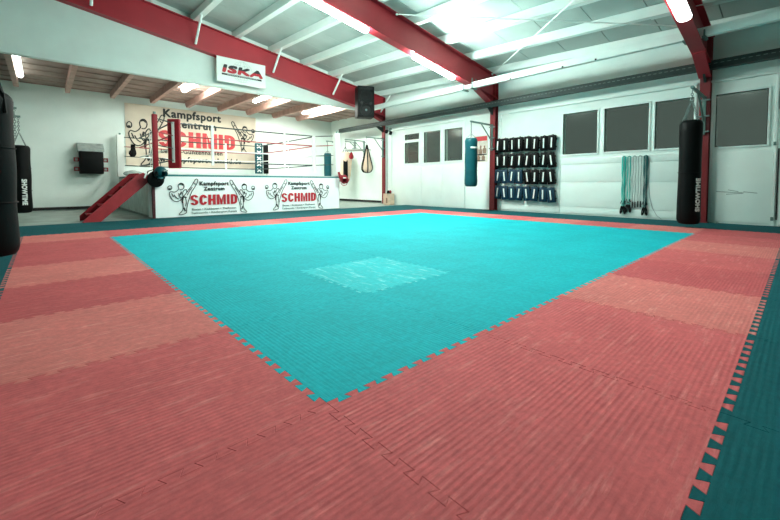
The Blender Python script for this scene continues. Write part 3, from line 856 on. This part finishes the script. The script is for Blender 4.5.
headguard(1.27, 8.86, 1.07, .5, M['tealv'], M['black'], 'black and teal headguard hanging on the red corner post', 1.0)
bm = B()
g = B()
mit = thing('focus_mitt', 'black round focus mitt hanging below the teal headguard', 'punch mitt', (1.12, 8.97, .75))
bm = B(); lathe(bm, [(.06, -.045), (.16, -.04), (.19, -.015), (.19, .02), (.15, .045), (.05, .05)], seg=20)
R = Matrix.Translation((1.20, 9.0, .92)) @ Matrix.Rotation(.35, 4, 'Z') @ Matrix.Rotation(PI/2, 4, 'X')
for v in bm.verts: v.co = R @ v.co
obj('pad', bm, M['black'], mit)
bm = B(); obx(bm, Matrix.Translation((.99, 8.96, 1.0)) @ Matrix.Rotation(.3, 4, 'Y'), .035, .02, .13, .005); obj('cuff_strap', bm, M['white'], mit)
bm = B(); tube(bm, [(1.0, 8.98, .98), (1.05, 9.0, 1.1), (1.16, 9.03, 1.14), (1.25, 9.0, 1.08)], .014, 6); obj('wrist_band', bm, M['black'], mit)
headguard(6.44, 8.86, .95, -.5, M['redv'], M['redv'], 'red headguard hanging at the right front corner of the ring', 1.0)
# red glove pair beneath it
def glove(x, y, z, rz, m, label, sc=1., tilt=0., cuff=None, group=None):
    t = thing('boxing_glove', label, 'boxing glove', (x, y, z), group)
    R = Matrix.Translation((x, y, z)) @ Matrix.Rotation(rz, 4, 'Z') @ Matrix.Rotation(tilt, 4, 'Y') @ Matrix.Scale(sc, 4)
    bm = B()
    prof = [(.035, -.02), (.055, .0), (.060, .05), (.075, .10), (.085, .15), (.078, .20), (.05, .24), (.015, .255)]
    rings = []
    for k, (r, zz) in enumerate(prof):
        rings.append([bm.verts.new(R @ Vector((r*math.cos(a)+.02*(zz/.25)**2, r*.78*math.sin(a), zz))) for a in [2*PI*j/16 for j in range(16)]])
    for a, b in zip(rings, rings[1:]):
        for j in range(16): bm.faces.new((a[j], a[(j+1) % 16], b[(j+1) % 16], b[j]))
    bm.faces.new(rings[0][::-1]); bm.faces.new(rings[-1])
    obj('fist', bm, m, t)
    bm = B(); tube(bm, [R @ Vector(p) for p in ((.05, -.02, .07), (.085, -.04, .11), (.095, -.035, .16), (.085, -.02, .195))], [.02*sc, .028*sc, .028*sc, .018*sc], 10); obj('thumb', bm, m, t)
    bm = B(); tube(bm, [R @ Vector((0, 0, -.09)), R @ Vector((0, 0, -.01))], [.052*sc, .058*sc], 14); obj('cuff', bm, cuff or m, t)
    return t
glove(6.30, 8.93, 1.12, 2.2, M['redv'], 'small red boxing glove hanging behind the red headguard', .7, PI+.3, None)
# black gloves on the back left rope + grey towel bundle
glove(1.50, 13.84, 2.0, .2, M['blackmatt'], 'black boxing glove hanging on the left back rope', 1.2, PI, None)
bm = B()
for i in range(3): sphere(bm, (1.35+.11*i, 13.7, 1.145+.03*(i % 2)), .15, 1.1, .9, .55, 14)
bmesh.ops.remove_doubles(bm, verts=bm.verts, dist=.0001)
tag(obj('cloth_bundle', bm, M['greypad']), 'crumpled grey cloth bundle on the back left corner of the ring', 'cloth')

# ------------------------------------------------------------------ wall banner
bn = thing('wall_banner', 'cream banner with black and red gym lettering on the wall behind the ring', 'banner', (3.7, BY-.03, 1.42))
bm = B(); nx, nz = 24, 8
V = {}
for i in range(nx+1):
    for j in range(nz+1):
        x = 1.39+(5.95-1.39)*i/nx; z0, z1 = 1.42, 3.57
        z = z0+(z1-z0)*j/nz; d = .008*math.sin(i*1.1+j*.4)
        V[i, j] = (bm.verts.new((x, BY-.035+d, z)), bm.verts.new((x, BY-.022+d*.5, z)))
for i in range(nx):
    for j in range(nz):
        bm.faces.new([V[a][0] for a in ((i, j), (i+1, j), (i+1, j+1), (i, j+1))]); bm.faces.new([V[a][1] for a in ((i, j), (i, j+1), (i+1, j+1), (i+1, j))])
for i in range(nx):
    for j in (0, nz): bm.faces.new((V[i, j][0], V[i+1, j][0], V[i+1, j][1], V[i, j][1]))
for j in range(nz):
    for i in (0, nx): bm.faces.new((V[i, j][0], V[i, j+1][0], V[i, j+1][1], V[i, j][1]))
cloth = obj('banner_cloth', bm, M['banner'], bn)
by = BY-.05
def bt_(body, size, x, z, m, bold, sx, align='LEFT', sp=1.):
    obj('lettering', text_bm(body, size, face_back(x, by, z), bold, sx, align, sp), m, cloth, smooth=False)
bt_('Kampfsport', .40, 2.52, 3.235, M['printblack'], .016, .98, sp=1.08)
bt_('Zentrum', .38, 2.86, 2.89, M['printblack'], .016, .98, sp=1.14)
obj('lettering', schmid_bm(face_back(3.72, by, 2.17), 2.66, .58), M['printredb'], cloth, smooth=False)
bt_('Leiden-Gunzenhausen', .22, 2.42, 1.93, M['printblack'], .004, 1.0, sp=1.1)
bt_('www.kampfsport-schmid.de', .27, 1.98, 1.62, M['printblack'], .010, .97, sp=1.12)
obj('kicker_drawing', fighter_bm(face_back(2.00, by, 1.45), 1.15, 1.85, False, .036), M['printblack'], cloth, smooth=False)
obj('kicker_drawing', fighter_bm(face_back(5.42, by, 2.05), .95, 1.28, True, .034), M['printblack'], cloth, smooth=False)

# wall mounted striking target
wt = thing('wall_punch_target', 'black wall punching pad with grey top and four red square targets', 'punching pad', (.42, BY-.2, 1.13))
bm = B(); prism(bm, [(BY-.01, 1.85), (BY-.42, 1.84), (BY-.42, 1.93), (BY-.10, 2.12), (BY-.01, 2.12)], lambda u, v, s: (s, u, v), .10, .76); obj('hood', bm, M['greypad'], wt, smooth=False)
bm = B(); bx(bm, .13, .74, BY-.42, BY-.06, 1.13, 1.84, .03); obj('pad', bm, M['black'], wt)
bm = B(); bx(bm, .2, .66, BY-.06, BY-.01, 1.2, 1.9); obj('backing_board', bm, M['metal'], wt)
for x in (.065, .80):
    for z in (1.28, 1.58):
        bm = B(); w = .065
        for a in ((x-w, x+w, z-w, z-w+.03), (x-w, x+w, z+w-.03, z+w), (x-w, x-w+.03, z-w, z+w), (x+w-.03, x+w, z-w, z+w)):
            bx(bm, a[0], a[1], BY-.28, BY-.20, a[2], a[3])
        bx(bm, min(x, .42), max(x, .42), BY-.24, BY-.22, z-.015, z+.015) if False else None
        o = obj('side_target', bm, M['redv'], wt, smooth=False)
        bm = B(); bx(bm, x-.035, x+.035, BY-.26, BY-.22, z-.035, z+.035); obj('target_centre', bm, M['greypad'], o, smooth=False)

# ------------------------------------------------------------------ federation sign on the lintel
sg = thing('hanging_sign', 'white board with red and black letters and a globe on the far red beam', 'sign', (3.74, 10.1, 3.78))
bm = B(); bx(bm, 2.98, 4.41, 10.12, 10.15, 3.73, 4.43, .004); bd = obj('board', bm, M['white'], sg)
sy = 10.112
bm = B()
def ring_line(cx, cz, rx, rz, m_, lw=.006, a0=0, a1=2*PI, n=40):
    pts = [(cx+rx*math.cos(a0+(a1-a0)*i/n), sy, cz+rz*math.sin(a0+(a1-a0)*i/n)) for i in range(n+1)]
    tube(m_, pts, lw/2, 4)
for rx in (.30, .19, .08): ring_line(3.70, 4.09, rx, .30, bm)
for dz in (-.2, -.1, .1, .2): ring_line(3.70, 4.09+dz, math.sqrt(max(.001, .09-dz*dz)), .02, bm, a0=PI, a1=2*PI)
obj('globe_drawing', bm, mat('pale_grey_print', (.42, .50, .48), .6), bd)
T = face_back(3.70, sy-.004, 4.02)
SH = Matrix(((1, .25, 0, 0), (0, 1, 0, 0), (0, 0, 1, 0), (0, 0, 0, 1)))
full = text_bm('ISKA', .27, T @ SH, .024, 2.1, 'CENTER', 1.06, .004)
up_ = full.copy()
for b_, flip, m_ in ((full, False, M['printred']), (up_, True, M['printblack'])):
    co = Vector((0, 0, 4.125))
    bmesh.ops.bisect_plane(b_, geom=b_.verts[:]+b_.edges[:]+b_.faces[:], plane_co=co, plane_no=(0, 0, 1), clear_outer=not flip, clear_inner=flip)
    obj('lettering', b_, m_, bd, smooth=False)
bm = B(); bx(bm, 3.11, 4.28, sy-.008, sy, 3.925, 3.97); o = obj('underline_bar', bm, M['printblack'], bd)
bm = text_bm('INTERNATIONAL SPORT KARATE ASSOCIATION', .035, face_back(3.70, sy-.011, 3.935), .0, 1.18)
obj('small_lettering', bm, M['white'], bd, smooth=False)
for x in (3.2, 4.3):
    bm = B(); bx(bm, x-.015, x+.015, 10.15, 10.185, 4.2, 4.24); obj('fixing', bm, M['metal'], sg)

# loudspeaker ------------------------------------------------------
sp = thing('loudspeaker', 'black loudspeaker with two woofers hung in front of the far beam', 'loudspeaker', (7.85, 9.55, 3.15))
Rz = Matrix.Translation((7.47, 9.08, 3.57)) @ Matrix.Rotation(-.42, 4, 'Z') @ Matrix.Scale(.93, 4)
def spk(bm):
    for v in bm.verts: v.co = Rz @ v.co
bm = B(); bx(bm, -.31, .31, -.25, .25, -.55, .56, .02); spk(bm); obj('cabinet', bm, M['black'], sp)
for z in (.20, -.30):
    bm = B()
    prof = [(.235, 0), (.235, .02), (.21, .025), (.20, .012), (.17, -.0), (.10, -.04), (.07, -.045)]
    lathe(bm, prof, seg=28, cap=False)
    for v in bm.verts: v.co = Vector((v.co.x, -.252-v.co.z, v.co.y+z))
    spk(bm); o = obj('woofer', bm, mat('speaker_cone', (.008, .010, .010), .6, spec=.2) if z > 0 else bpy.data.materials['speaker_cone'], sp)
    bm = B(); sphere(bm, (0, -.22, z), .075, 1, .5, 1, 14); spk(bm); obj('dust_cap', bm, M['printteal'] if z < 0 else M['blackmatt'], o)
for x in (-.17, .17):
    bm = B(); lathe(bm, [(.055, 0), (.05, .012), (.03, .004), (.012, .002)], seg=16)
    for v in bm.verts: v.co = Vector((v.co.x+x, -.252-v.co.z, v.co.y-.055))
    spk(bm); obj('port', bm, M['rubber'], sp)
bm = B(); bx(bm, -.24, .24, -.26, -.25, .43, .53, .003); spk(bm); obj('horn_tweeter', bm, bpy.data.materials['speaker_cone'], sp)
bm = B(); tube(bm, [(7.58, 9.28, 3.74), (8.30, 10.19, 3.74)], .03, 8); bx(bm, 8.22, 8.38, 10.17, 10.19, 3.66, 3.85); bx(bm, 8.26, 8.34, 10.18, 10.295, 3.70, 3.76)
obj('mounting_arm', bm, M['metal'], sp)

# ------------------------------------------------------------------ bag brackets
def bracket(x_wall, y, z, length, label, direction=-1, plate=.75, group='bag brackets'):
    t = thing('bag_bracket', label, 'bracket', (x_wall, y, z-plate), group)
    d = direction; tip = x_wall+d*length; m = M['metal']
    bm = B(); a, b = sorted((x_wall, x_wall+d*.045)); bx(bm, a, b, y-.03, y+.03, z-plate, z+.03, .004); obj('upright', bm, m, t)
    bm = B(); a, b = sorted((x_wall+d*.045, tip)); bx(bm, a, b, y-.022, y+.022, z-.02, z+.025, .004); obj('arm', bm, m, t)
    bm = B(); tube(bm, [(x_wall+d*.04, y, z-plate*.62), (x_wall+d*length*.52, y, z-.02)], .018, 6); obj('strut', bm, m, t)
    bm = B()
    for zz in (z-.05, z-plate*.5, z-plate+.06):
        a, b = sorted((x_wall+d*.05, x_wall+d*-.0)); bx(bm, a-.0, b, y-.09, y+.09, zz-.015, zz+.015, .003)
    obj('clamp', bm, M['chain'], t)
    bm = B(); pts = [(tip-d*.04+.018*math.cos(q), y, z-.045+.022*math.sin(q)) for q in [2*PI*k/10 for k in range(10)]]
    tube(bm, pts, .006, 6, closed=True); obj('hook', bm, M['chain'], t)
    return t
bracket(9.27, 5.2, 2.55, 1.11, 'green grey bag bracket on the red column left of the kick pads')
bracket(9.27, 0.25, 2.55, 1.31, 'grey bag bracket on the red column holding the tall black bag')
bracket(9.40, 10.3, 2.60, .88, 'grey bag bracket on the far red column holding the cream pear bag')
bracket(WX2, 11.94, 2.66, 1.05, 'empty grey bag bracket on the white wall behind the pear bag')
bracket(WX2, 13.9, 2.78, .70, 'farthest grey bracket, above the teal bag beyond the ring', plate=.4)
G4 = 'bag brackets on the left'
bracket(LX, 11.4, 2.40, 1.02, 'dark bag bracket on the left holding the far black bag', 1, .6, G4)
bracket(LX, 10.2, 2.42, 1.00, 'empty dark bag bracket on the left, second behind the big bag', 1, .6, G4)
bracket(LX, 9.2, 2.42, .98, 'empty dark bag bracket on the left, closest behind the big bag', 1, .6, G4)
bracket(LX, 4.2, 2.55, 1.02, 'dark bag bracket above the big black bag at the left edge', 1, .6, G4)
for y, zz in ((10.2, .55), (9.2, .5)):
    bm = B(); chain(bm, (-1.14, y, 2.33), (-1.14, y, 2.33-zz), .07, .008)
    tag(obj('steel_chain', bm, M['chain']), 'short steel chain on the empty left bracket '+('behind' if y > 10 else 'nearer the big bag'), 'chain', 'loose chains on the left')

def heavy_bag(x, y, z0, z1, r, m, label, hook_z, seams=2, cone=.28, text=None, ang=0, patch=None, strapm=None):
    t = thing('heavy_bag', label, 'punching bag', (x, y, z0), 'heavy bags')
    bm = B()
    prof = [(r*.55, z0), (r*.86, z0+.015), (r*.97, z0+.05)]
    n = 14
    for i in range(n+1):
        f = i/n; prof.append((r*(1+.025*math.sin(f*PI*seams*2+1)-.02*f), z0+.09+(z1-z0-.16)*f))
    prof += [(r*.93, z1-.03), (r*.80, z1)]
    lathe(bm, prof, (x, y), 32); body = obj('bag_body', bm, m, t)
    for f in [k/(seams+1) for k in range(1, seams+1)]:
        bm = B(); zz = z0+(z1-z0)*f
        pts = [(x+(r*1.012)*math.cos(a), y+(r*1.012)*math.sin(a), zz) for a in [2*PI*k/32 for k in range(32)]]
        tube(bm, pts, .006, 5, closed=True); obj('seam_band', bm, m, t)
    top = z1+cone
    bm = B()
    for k in range(4):
        a = PI/4+k*PI/2; p = (x+r*.85*math.cos(a), y+r*.85*math.sin(a), z1-.01)
        if strapm:
            tube(bm, [p, (x+.02*math.cos(a), y+.02*math.sin(a), top)], .018, 6)
            tube(bm, [(x+r*1.0*math.cos(a), y+r*1.0*math.sin(a), z1-.2), (x+r*.9*math.cos(a), y+r*.9*math.sin(a), z1-.01)], .018, 6)
        else: chain(bm, p, (x+.01*math.cos(a), y+.01*math.sin(a), top), .045, .004)
    obj('hanging_strap' if strapm else 'hanging_chain', bm, strapm or M['chain'], t)
    if hook_z > top+.03:
        bm = B(); chain(bm, (x, y, top), (x, y, hook_z), .055, .007); obj('chain', bm, M['chain'], t)
    if text:
        size, zc, sx_, up_dir = text
        tb = text_bm('SHOWTIME', size, Matrix.Identity(4), size*.055, sx_, spacing=1.05)
        for v in tb.verts:
            a = ang-(v.co.y-size*.33)/r*(-1 if up_dir > 0 else 1)*(-1)
            rr = r*1.02+.004+v.co.z
            v.co = Vector((x+rr*math.cos(a), y+rr*math.sin(a), zc+v.co.x*up_dir))
        obj('lettering', tb, M['white'], body, smooth=False)
    if patch:
        bm = B(); a0, a1, za, zb = patch; prev = None; k = 8
        for i in range(k+1):
            a = a0+(a1-a0)*i/k
            row = [bm.verts.new((x+rr*math.cos(a), y+rr*math.sin(a), zz)) for rr, zz in ((r*1.03, za), (r*1.03, zb), (r*.99, zb), (r*.99, za))]
            if prev:
                for j in range(4): bm.faces.new((prev[j], row[j], row[(j+1) % 4], prev[(j+1) % 4]))
            else: bm.faces.new(row)
            prev = row
        bm.faces.new(prev[::-1]); obj('label_patch', bm, M['white'], body)
    return t
# direction towards the viewer from a bag
def va(x, y): return math.atan2(-1.16-y, -.74-x)
heavy_bag(8.20, 5.2, .72, 2.08, .175, M['tealv'], 'dark blue heavy bag with a small white label, hanging before the poster', 2.50, 2, .12, patch=(va(8.2, 5.2)-.1, va(8.2, 5.2)+1.15, 1.79, 1.835))
heavy_bag(8.00, .25, .06, 1.95, .172, M['black'], 'tall black heavy bag with white lettering on the column right of the stretch bands', 2.49, 1, .36, text=(.105, .60, 1.06, 1), ang=va(8.0, .25)+.80)
heavy_bag(-1.12, 4.2, .10, 1.70, .19, M['black'], 'big black heavy bag cut by the left picture edge', 2.49, 2, .40, strapm=M['black'])
heavy_bag(-1.12, 11.4, .12, 1.72, .19, M['black'], 'black heavy bag with pale lettering at the far left beside the back wall', 2.33, 2, .30, text=(.12, .62, .95, -1), ang=va(-1.12, 11.4)+.3)
heavy_bag(9.12, 13.9, .60, 2.22, .17, M['tealv'], 'teal heavy bag hanging beyond the front right ring post', 2.72, 2, .12)

# pear bag
x, y = 8.56, 10.3
t = thing('pear_bag', 'cream pear shaped punching bag with black straps on the far red column', 'punching bag', (x, y, 1.22))
bm = B(); lathe(bm, [(.05, 1.25), (.15, 1.28), (.20, 1.36), (.205, 1.45), (.18, 1.58), (.13, 1.75), (.085, 1.95), (.055, 2.1), (.03, 2.15)], (x, y), 24); obj('bag_body', bm, M['cream'], t)
bm = B()
for k in range(6):
    a = k*PI/3
    pts = [(x+rr*math.cos(a), y+rr*math.sin(a), zz) for rr, zz in ((.03, 1.235), (.16, 1.26), (.222, 1.36), (.225, 1.45), (.195, 1.60), (.145, 1.77), (.10, 1.96), (.06, 2.12), (.02, 2.3))]
    tube(bm, pts, .02, 6)
obj('strap_cage', bm, M['black'], t)
bm = B(); chain(bm, (x, y, 2.3), (x, y, 2.54), .05, .006); obj('chain', bm, M['chain'], t)

# cream torso bag, platform with red speed bag
x, y = 9.2, 12.6
t = thing('torso_bag', 'cream punching bag with a black front panel hanging right of the ring', 'punching bag', (x, y, .85))
bm = B(); lathe(bm, [(.10, .90), (.18, .95), (.23, 1.2), (.27, 1.6), (.30, 1.9), (.28, 2.08), (.18, 2.20)], (x, y), 24); bd_ = obj('bag_body', bm, M['cream'], t)
a = va(x, y); bm = B(); R = Matrix.Translation((x+.235*math.cos(a), y+.235*math.sin(a), 1.33)) @ Matrix.Rotation(a, 4, 'Z')
obx(bm, R, .10, .20, 1.02, .03); obj('front_panel', bm, M['black'], t)
bm = B(); lathe(bm, [(.06, .86), (.13, .88), (.13, .94), (.08, .96)], (x, y), 20); obj('bottom_cap', bm, M['black'], t)
bm = B()
for k in range(3): chain(bm, (x+.18*math.cos(k*2.1), y+.18*math.sin(k*2.1), 2.12), (x, y, 2.44), .05, .006)
chain(bm, (x, y, 2.44), (x+.0, y, 2.60), .05, .006); obj('hanging_chain', bm, M['blackrope'], t)
bracket(WX2, 12.6, 2.67, .56, 'short grey bracket on the white wall above the cream punching bag', plate=.3)
t = thing('speed_bag_board', 'thin wooden speed bag board on the white wall right of the ring', 'board', (9.5, 11.4, 2.15))
bm = B(); lathe(bm, [(.40, 2.20), (.41, 2.21), (.41, 2.235), (.40, 2.245)], (9.02, 11.7), 28); obj('round_board', bm, mat('grey_board', (.42, .48, .45), .6), t)
bm = B()
for dy in (-.2, .2): bx(bm, 8.75, WX2, 11.7+dy-.02, 11.7+dy+.02, 2.246, 2.275)
obj('support_arm', bm, M['metal'], t)
t = thing('speed_bag', 'small red speed bag under the round board', 'speed bag', (8.85, 11.7, 1.82))
bm = B(); lathe(bm, [(.02, 1.83), (.07, 1.85), (.10, 1.91), (.09, 1.99), (.055, 2.08), (.02, 2.13)], (8.85, 11.7), 20); obj('bag_body', bm, M['redv'], t)
bm = B(); tube(bm, [(8.85, 11.7, 2.12), (8.85, 11.7, 2.20)], .01, 6); obj('swivel', bm, M['chain'], t)

# ------------------------------------------------------------------ kick pads
def make_pad(m, key):
    t = thing('kick_pad', '', 'kick pad', (0, 0, 0), 'kick pads on the wall'); me = []
    bm = B(); bx(bm, -.055, .055, -.101, .101, -.203, .203, .025)
    for v in bm.verts:     # front curves slightly
        if v.co.x < 0: v.co.x -= .018*math.cos(v.co.z/.18*PI/2)
    obj('pad_block', bm, m, t)
    bm = B(); bx(bm, -.080, -.066, -.022, .014, -.13, .13, .004); obj('label_strip', bm, M['white'], t)
    bm = B()
    for z in (-.10, .10): bx(bm, -.02, .092, -.104, .104, z-.018, z+.018, .004)
    obj('arm_strap', bm, M['blackmatt'], t)
    bm = B(); tube(bm, [(0, .02, .17), (.02, .02, .215), (.04, 0, .225), (.04, -.03, .2), (.02, -.04, .17)], .009, 6); obj('hanging_loop', bm, M['blackmatt'], t)
    return t
protoB = make_pad(M['black'], 'b'); protoN = make_pad(M['navyv'], 'n')
rows = [(1.94, 'top'), (1.48, 'second'), (1.02, 'third'), (.545, 'bottom')]
used = {'b': False, 'n': False}
bins = []
for ri, (z, rn) in enumerate(rows):
    for k in range(8):
        navy = (ri == 3) or (ri == 2 and k < 4)
        y = 5.03-.232*k+random.uniform(-.006, .006) + (.012 if k % 2 else 0)
        zz = z-.006*k+random.uniform(-.01, .01)
        key = 'n' if navy else 'b'; src = protoN if navy else protoB
        lab = '%s kick pad, %s row, %s from the left' % ('dark blue' if navy else 'black', rn, ordn[k])
        if not used[key]:
            o = src; o.location = (9.345, y, zz); used[key] = True; o['label'] = lab
        else: o = dup(src, (9.345, y, zz), lab)
        til = random.uniform(-.03, .13) if ri > 0 else random.uniform(-.02, .07)
        if k % 3 == 1 and ri in (2, 3): til = -.12
        if ri == 1 and k == 7: til = -.14
        o.rotation_euler = (til, 0, random.uniform(.05, .22))

# poster
t = thing('wall_poster', 'fight poster with a red header on the white wall behind the blue bag', 'poster', (9.44, 5.72, 1.49))
bm = B(); bx(bm, 9.438, 9.449, 5.47, 5.97, 1.49, 2.30); pp = obj('sheet', bm, M['paper'], t, smooth=False)
bm = B(); bx(bm, 9.434, 9.438, 5.49, 5.95, 2.14, 2.28); obj('header', bm, M['printredb'], pp, smooth=False)
bm = B()
for (yy_, zz_, h_) in ((5.86, 1.86, .16), (5.72, 1.84, .2), (5.58, 1.87, .15), (5.80, 1.62, .1), (5.62, 1.62, .11)):
    prism(bm, [(yy_-.055, zz_-h_*.8), (yy_+.055, zz_-h_*.8), (yy_+.065, zz_+.02), (yy_+.02, zz_+.06), (yy_+.03, zz_+h_*.7), (yy_, zz_+h_*.85), (yy_-.03, zz_+h_*.7), (yy_-.02, zz_+.06), (yy_-.065, zz_+.02)], lambda u, v, s: (s, u, v), 9.4345, 9.438)
obj('figure_print', bm, M['skin'], pp, smooth=False)
bm = B(); bx(bm, 9.434, 9.438, 5.5, 5.94, 1.70, 1.735); bx(bm, 9.434, 9.438, 5.55, 5.9, 1.515, 1.54); obj('dark_bar', bm, M['printblack'], pp, smooth=False)

# ------------------------------------------------------------------ stretch bands
def band(y, m, label, n_strands, zbot, handle, cat='stretch band', spread=.03, wav=.006):
    t = thing('stretch_band', label, cat, (9.40, y, zbot), 'stretch bands on the wall')
    zt = 1.44
    bm = B()
    for s in range(n_strands):
        o_ = (s-(n_strands-1)/2)*.008
        pts = []
        for k in range(9):
            a = PI*k/8; pts.append((9.395+o_*.5, y+math.cos(a)*(spread+o_), zt-.03+math.sin(a)*.04))
        N_ = 10
        dn = [(9.395+o_*.5+wav*math.sin(k*2+s), y-(spread+o_)*(1-.4*k/N_)+wav*math.sin(k*1.7+s), zt-.03-(zt-zbot-.1-.02*s)*k/N_) for k in range(1, N_+1)]
        up_ = [(9.395+o_*.5+wav*math.cos(k*2+s), y+(spread+o_)*(1-.4*k/N_)+wav*math.cos(k*1.5+s), zt-.03-(zt-zbot-.1-.015*s)*k/N_) for k in range(1, N_+1)][::-1]
        tube(bm, up_+pts+dn, .0075, 6)
    obj('cord', bm, m, t)
    bm = B(); tube(bm, [(9.35, y, zt), (9.427, y, zt)], .008, 8); obj('wall_peg', bm, M['metal'], t)
    for s in (-1, 1):
        if handle == 'grip':
            bm = B(); tube(bm, [(9.395, y+s*spread*.8, zbot+.16), (9.395, y+s*spread*.9, zbot+.02)], .014, 8); obj('handle', bm, M['blackmatt'], t)
        elif handle == 'cuff':
            bm = B(); c = (9.385, y+s*.028, zbot+.12)
            pts = [(c[0], c[1]+.016*math.cos(q)+s*.02*(math.sin(q)-.3)*(-.6), c[2]+.09*math.sin(q)) for q in [2*PI*k/12 for k in range(12)]]
            tube(bm, pts, .014, 6, closed=True)
            tube(bm, [(9.39, y+s*.01, zbot+.25), (9.385, y+s*.035, zbot+.34), (9.385, y+s*.05, zbot+.27)], .010, 6)
            obj('ankle_cuff', bm, M['blackmatt'], t)
    return t
band(1.715, M['tealband'], 'turquoise stretch band with black cuffs, leftmost on the wall', 4, .06, 'cuff')
band(1.605, M['tealband'], 'turquoise stretch band, second from the left on the wall', 2, .10, 'cuff')
band(1.495, M['greyband'], 'grey stretch band with black grips next to the turquoise bands', 1, .22, 'grip')
band(1.385, M['greyband'], 'grey stretch band with black grips next to the dark band', 1, .24, 'grip')
band(1.275, M['darkgreen'], 'dark green stretch band with black cuffs, rightmost on the wall', 4, .05, 'cuff', spread=.028)
bm = B(); pts = [(9.42, 1.23, 1.38), (9.42, 1.215, 1.1), (9.42, 1.21, .8), (9.42, 1.19, .5), (9.42, 1.13, .25), (9.42, 1.04, .08), (9.41, .95, .01)]
tube(bm, pts, .005, 6); tag(obj('jump_cord', bm, M['greyband']), 'thin grey cord hanging loose right of the dark stretch band', 'cord')

# wooden box with gloves at the far column
t = thing('storage_box', 'cream wooden box on the floor beside the far red column', 'box', (9.24, 9.78, -.02))
bm = B()
x0, x1, y0, y1 = 9.06, 9.36, 9.60, 9.92
bx(bm, x0, x0+.02, y0, y1, 0, .42); bx(bm, x1-.02, x1, y0, y1, 0, .42); bx(bm, x0+.02, x1-.02, y0, y0+.02, 0, .42); bx(bm, x0+.02, x1-.02, y1-.02, y1, 0, .42); bx(bm, x0+.02, x1-.02, y0+.02, y1-.02, -.02, .30)
obj('box_body', bm, M['wood'], t, smooth=False)
bm = B(); bx(bm, x0-.003, x0, y0+.08, y0+.16, .05, .25); obj('stain', bm, M['skin'], t, smooth=False)
glove(9.20, 9.80, .32, .4, M['blackmatt'], 'black boxing glove on top of the cream box', .9, .2)
glove(9.22, 9.70, .30, 2.4, M['blackmatt'], 'black boxing glove leaning at the right in the cream box', .85, .35)
glove(9.28, 9.74, .36, 1.2, M['redv'], 'small red boxing glove behind the black ones on the cream box', .75, .1)

# conduit and small floodlights near the far column
bm = B(); tube(bm, [(9.41, 10.08, .5), (9.41, 10.08, 3.06)], .014, 8)
tag(obj('wall_conduit', bm, M['metal']), 'thin vertical grey pipe on the wall right of the far red column', 'pipe')
t = thing('wall_spotlight', 'small black spotlight pair below the cable tray at the far column', 'spotlight', (9.3, 9.95, 2.65))
for yy_, zz_ in ((10.02, 2.86), (9.78, 2.78)):
    bm = B(); obx(bm, Matrix.Translation((9.33, yy_, zz_)) @ Matrix.Rotation(.3, 4, 'Y'), .09, .09, .13, .012); obj('lamp_head', bm, M['blackmatt'], t)
bm = B(); tube(bm, [(9.36, 9.78, 2.80), (9.40, 9.85, 2.9), (9.40, 9.95, 2.93), (9.36, 10.02, 2.88)], .01, 6); bx(bm, 9.39, 9.449, 9.84, 9.96, 2.86, 2.98, .004); obj('mount', bm, M['metal'], t)
bm = B(); bx(bm, WX-.035, WX-.001, .95-2.0, .95-1.95, 0, .0+.01) if False else bx(bm, 9.15, 9.40, -.02, .02, .0, .02, .003)
tag(obj('floor_latch', bm, M['metal']), 'small grey metal latch on the floor at the foot of the door', 'latch')

# ------------------------------------------------------------------ world / view
w = bpy.data.worlds.new('world'); SC.world = w; w.use_nodes = True
bg = w.node_tree.nodes['Background']; bg.inputs[0].default_value = (.55, .66, .60, 1); bg.inputs[1].default_value = .035
SC.view_settings.view_transform = 'Standard'; SC.view_settings.look = 'None'; SC.view_settings.gamma = 1
SC.view_settings.exposure = 2.45; SC.view_settings.use_curve_mapping = False
SC.cycles.max_bounces = 8; SC.cycles.diffuse_bounces = 5
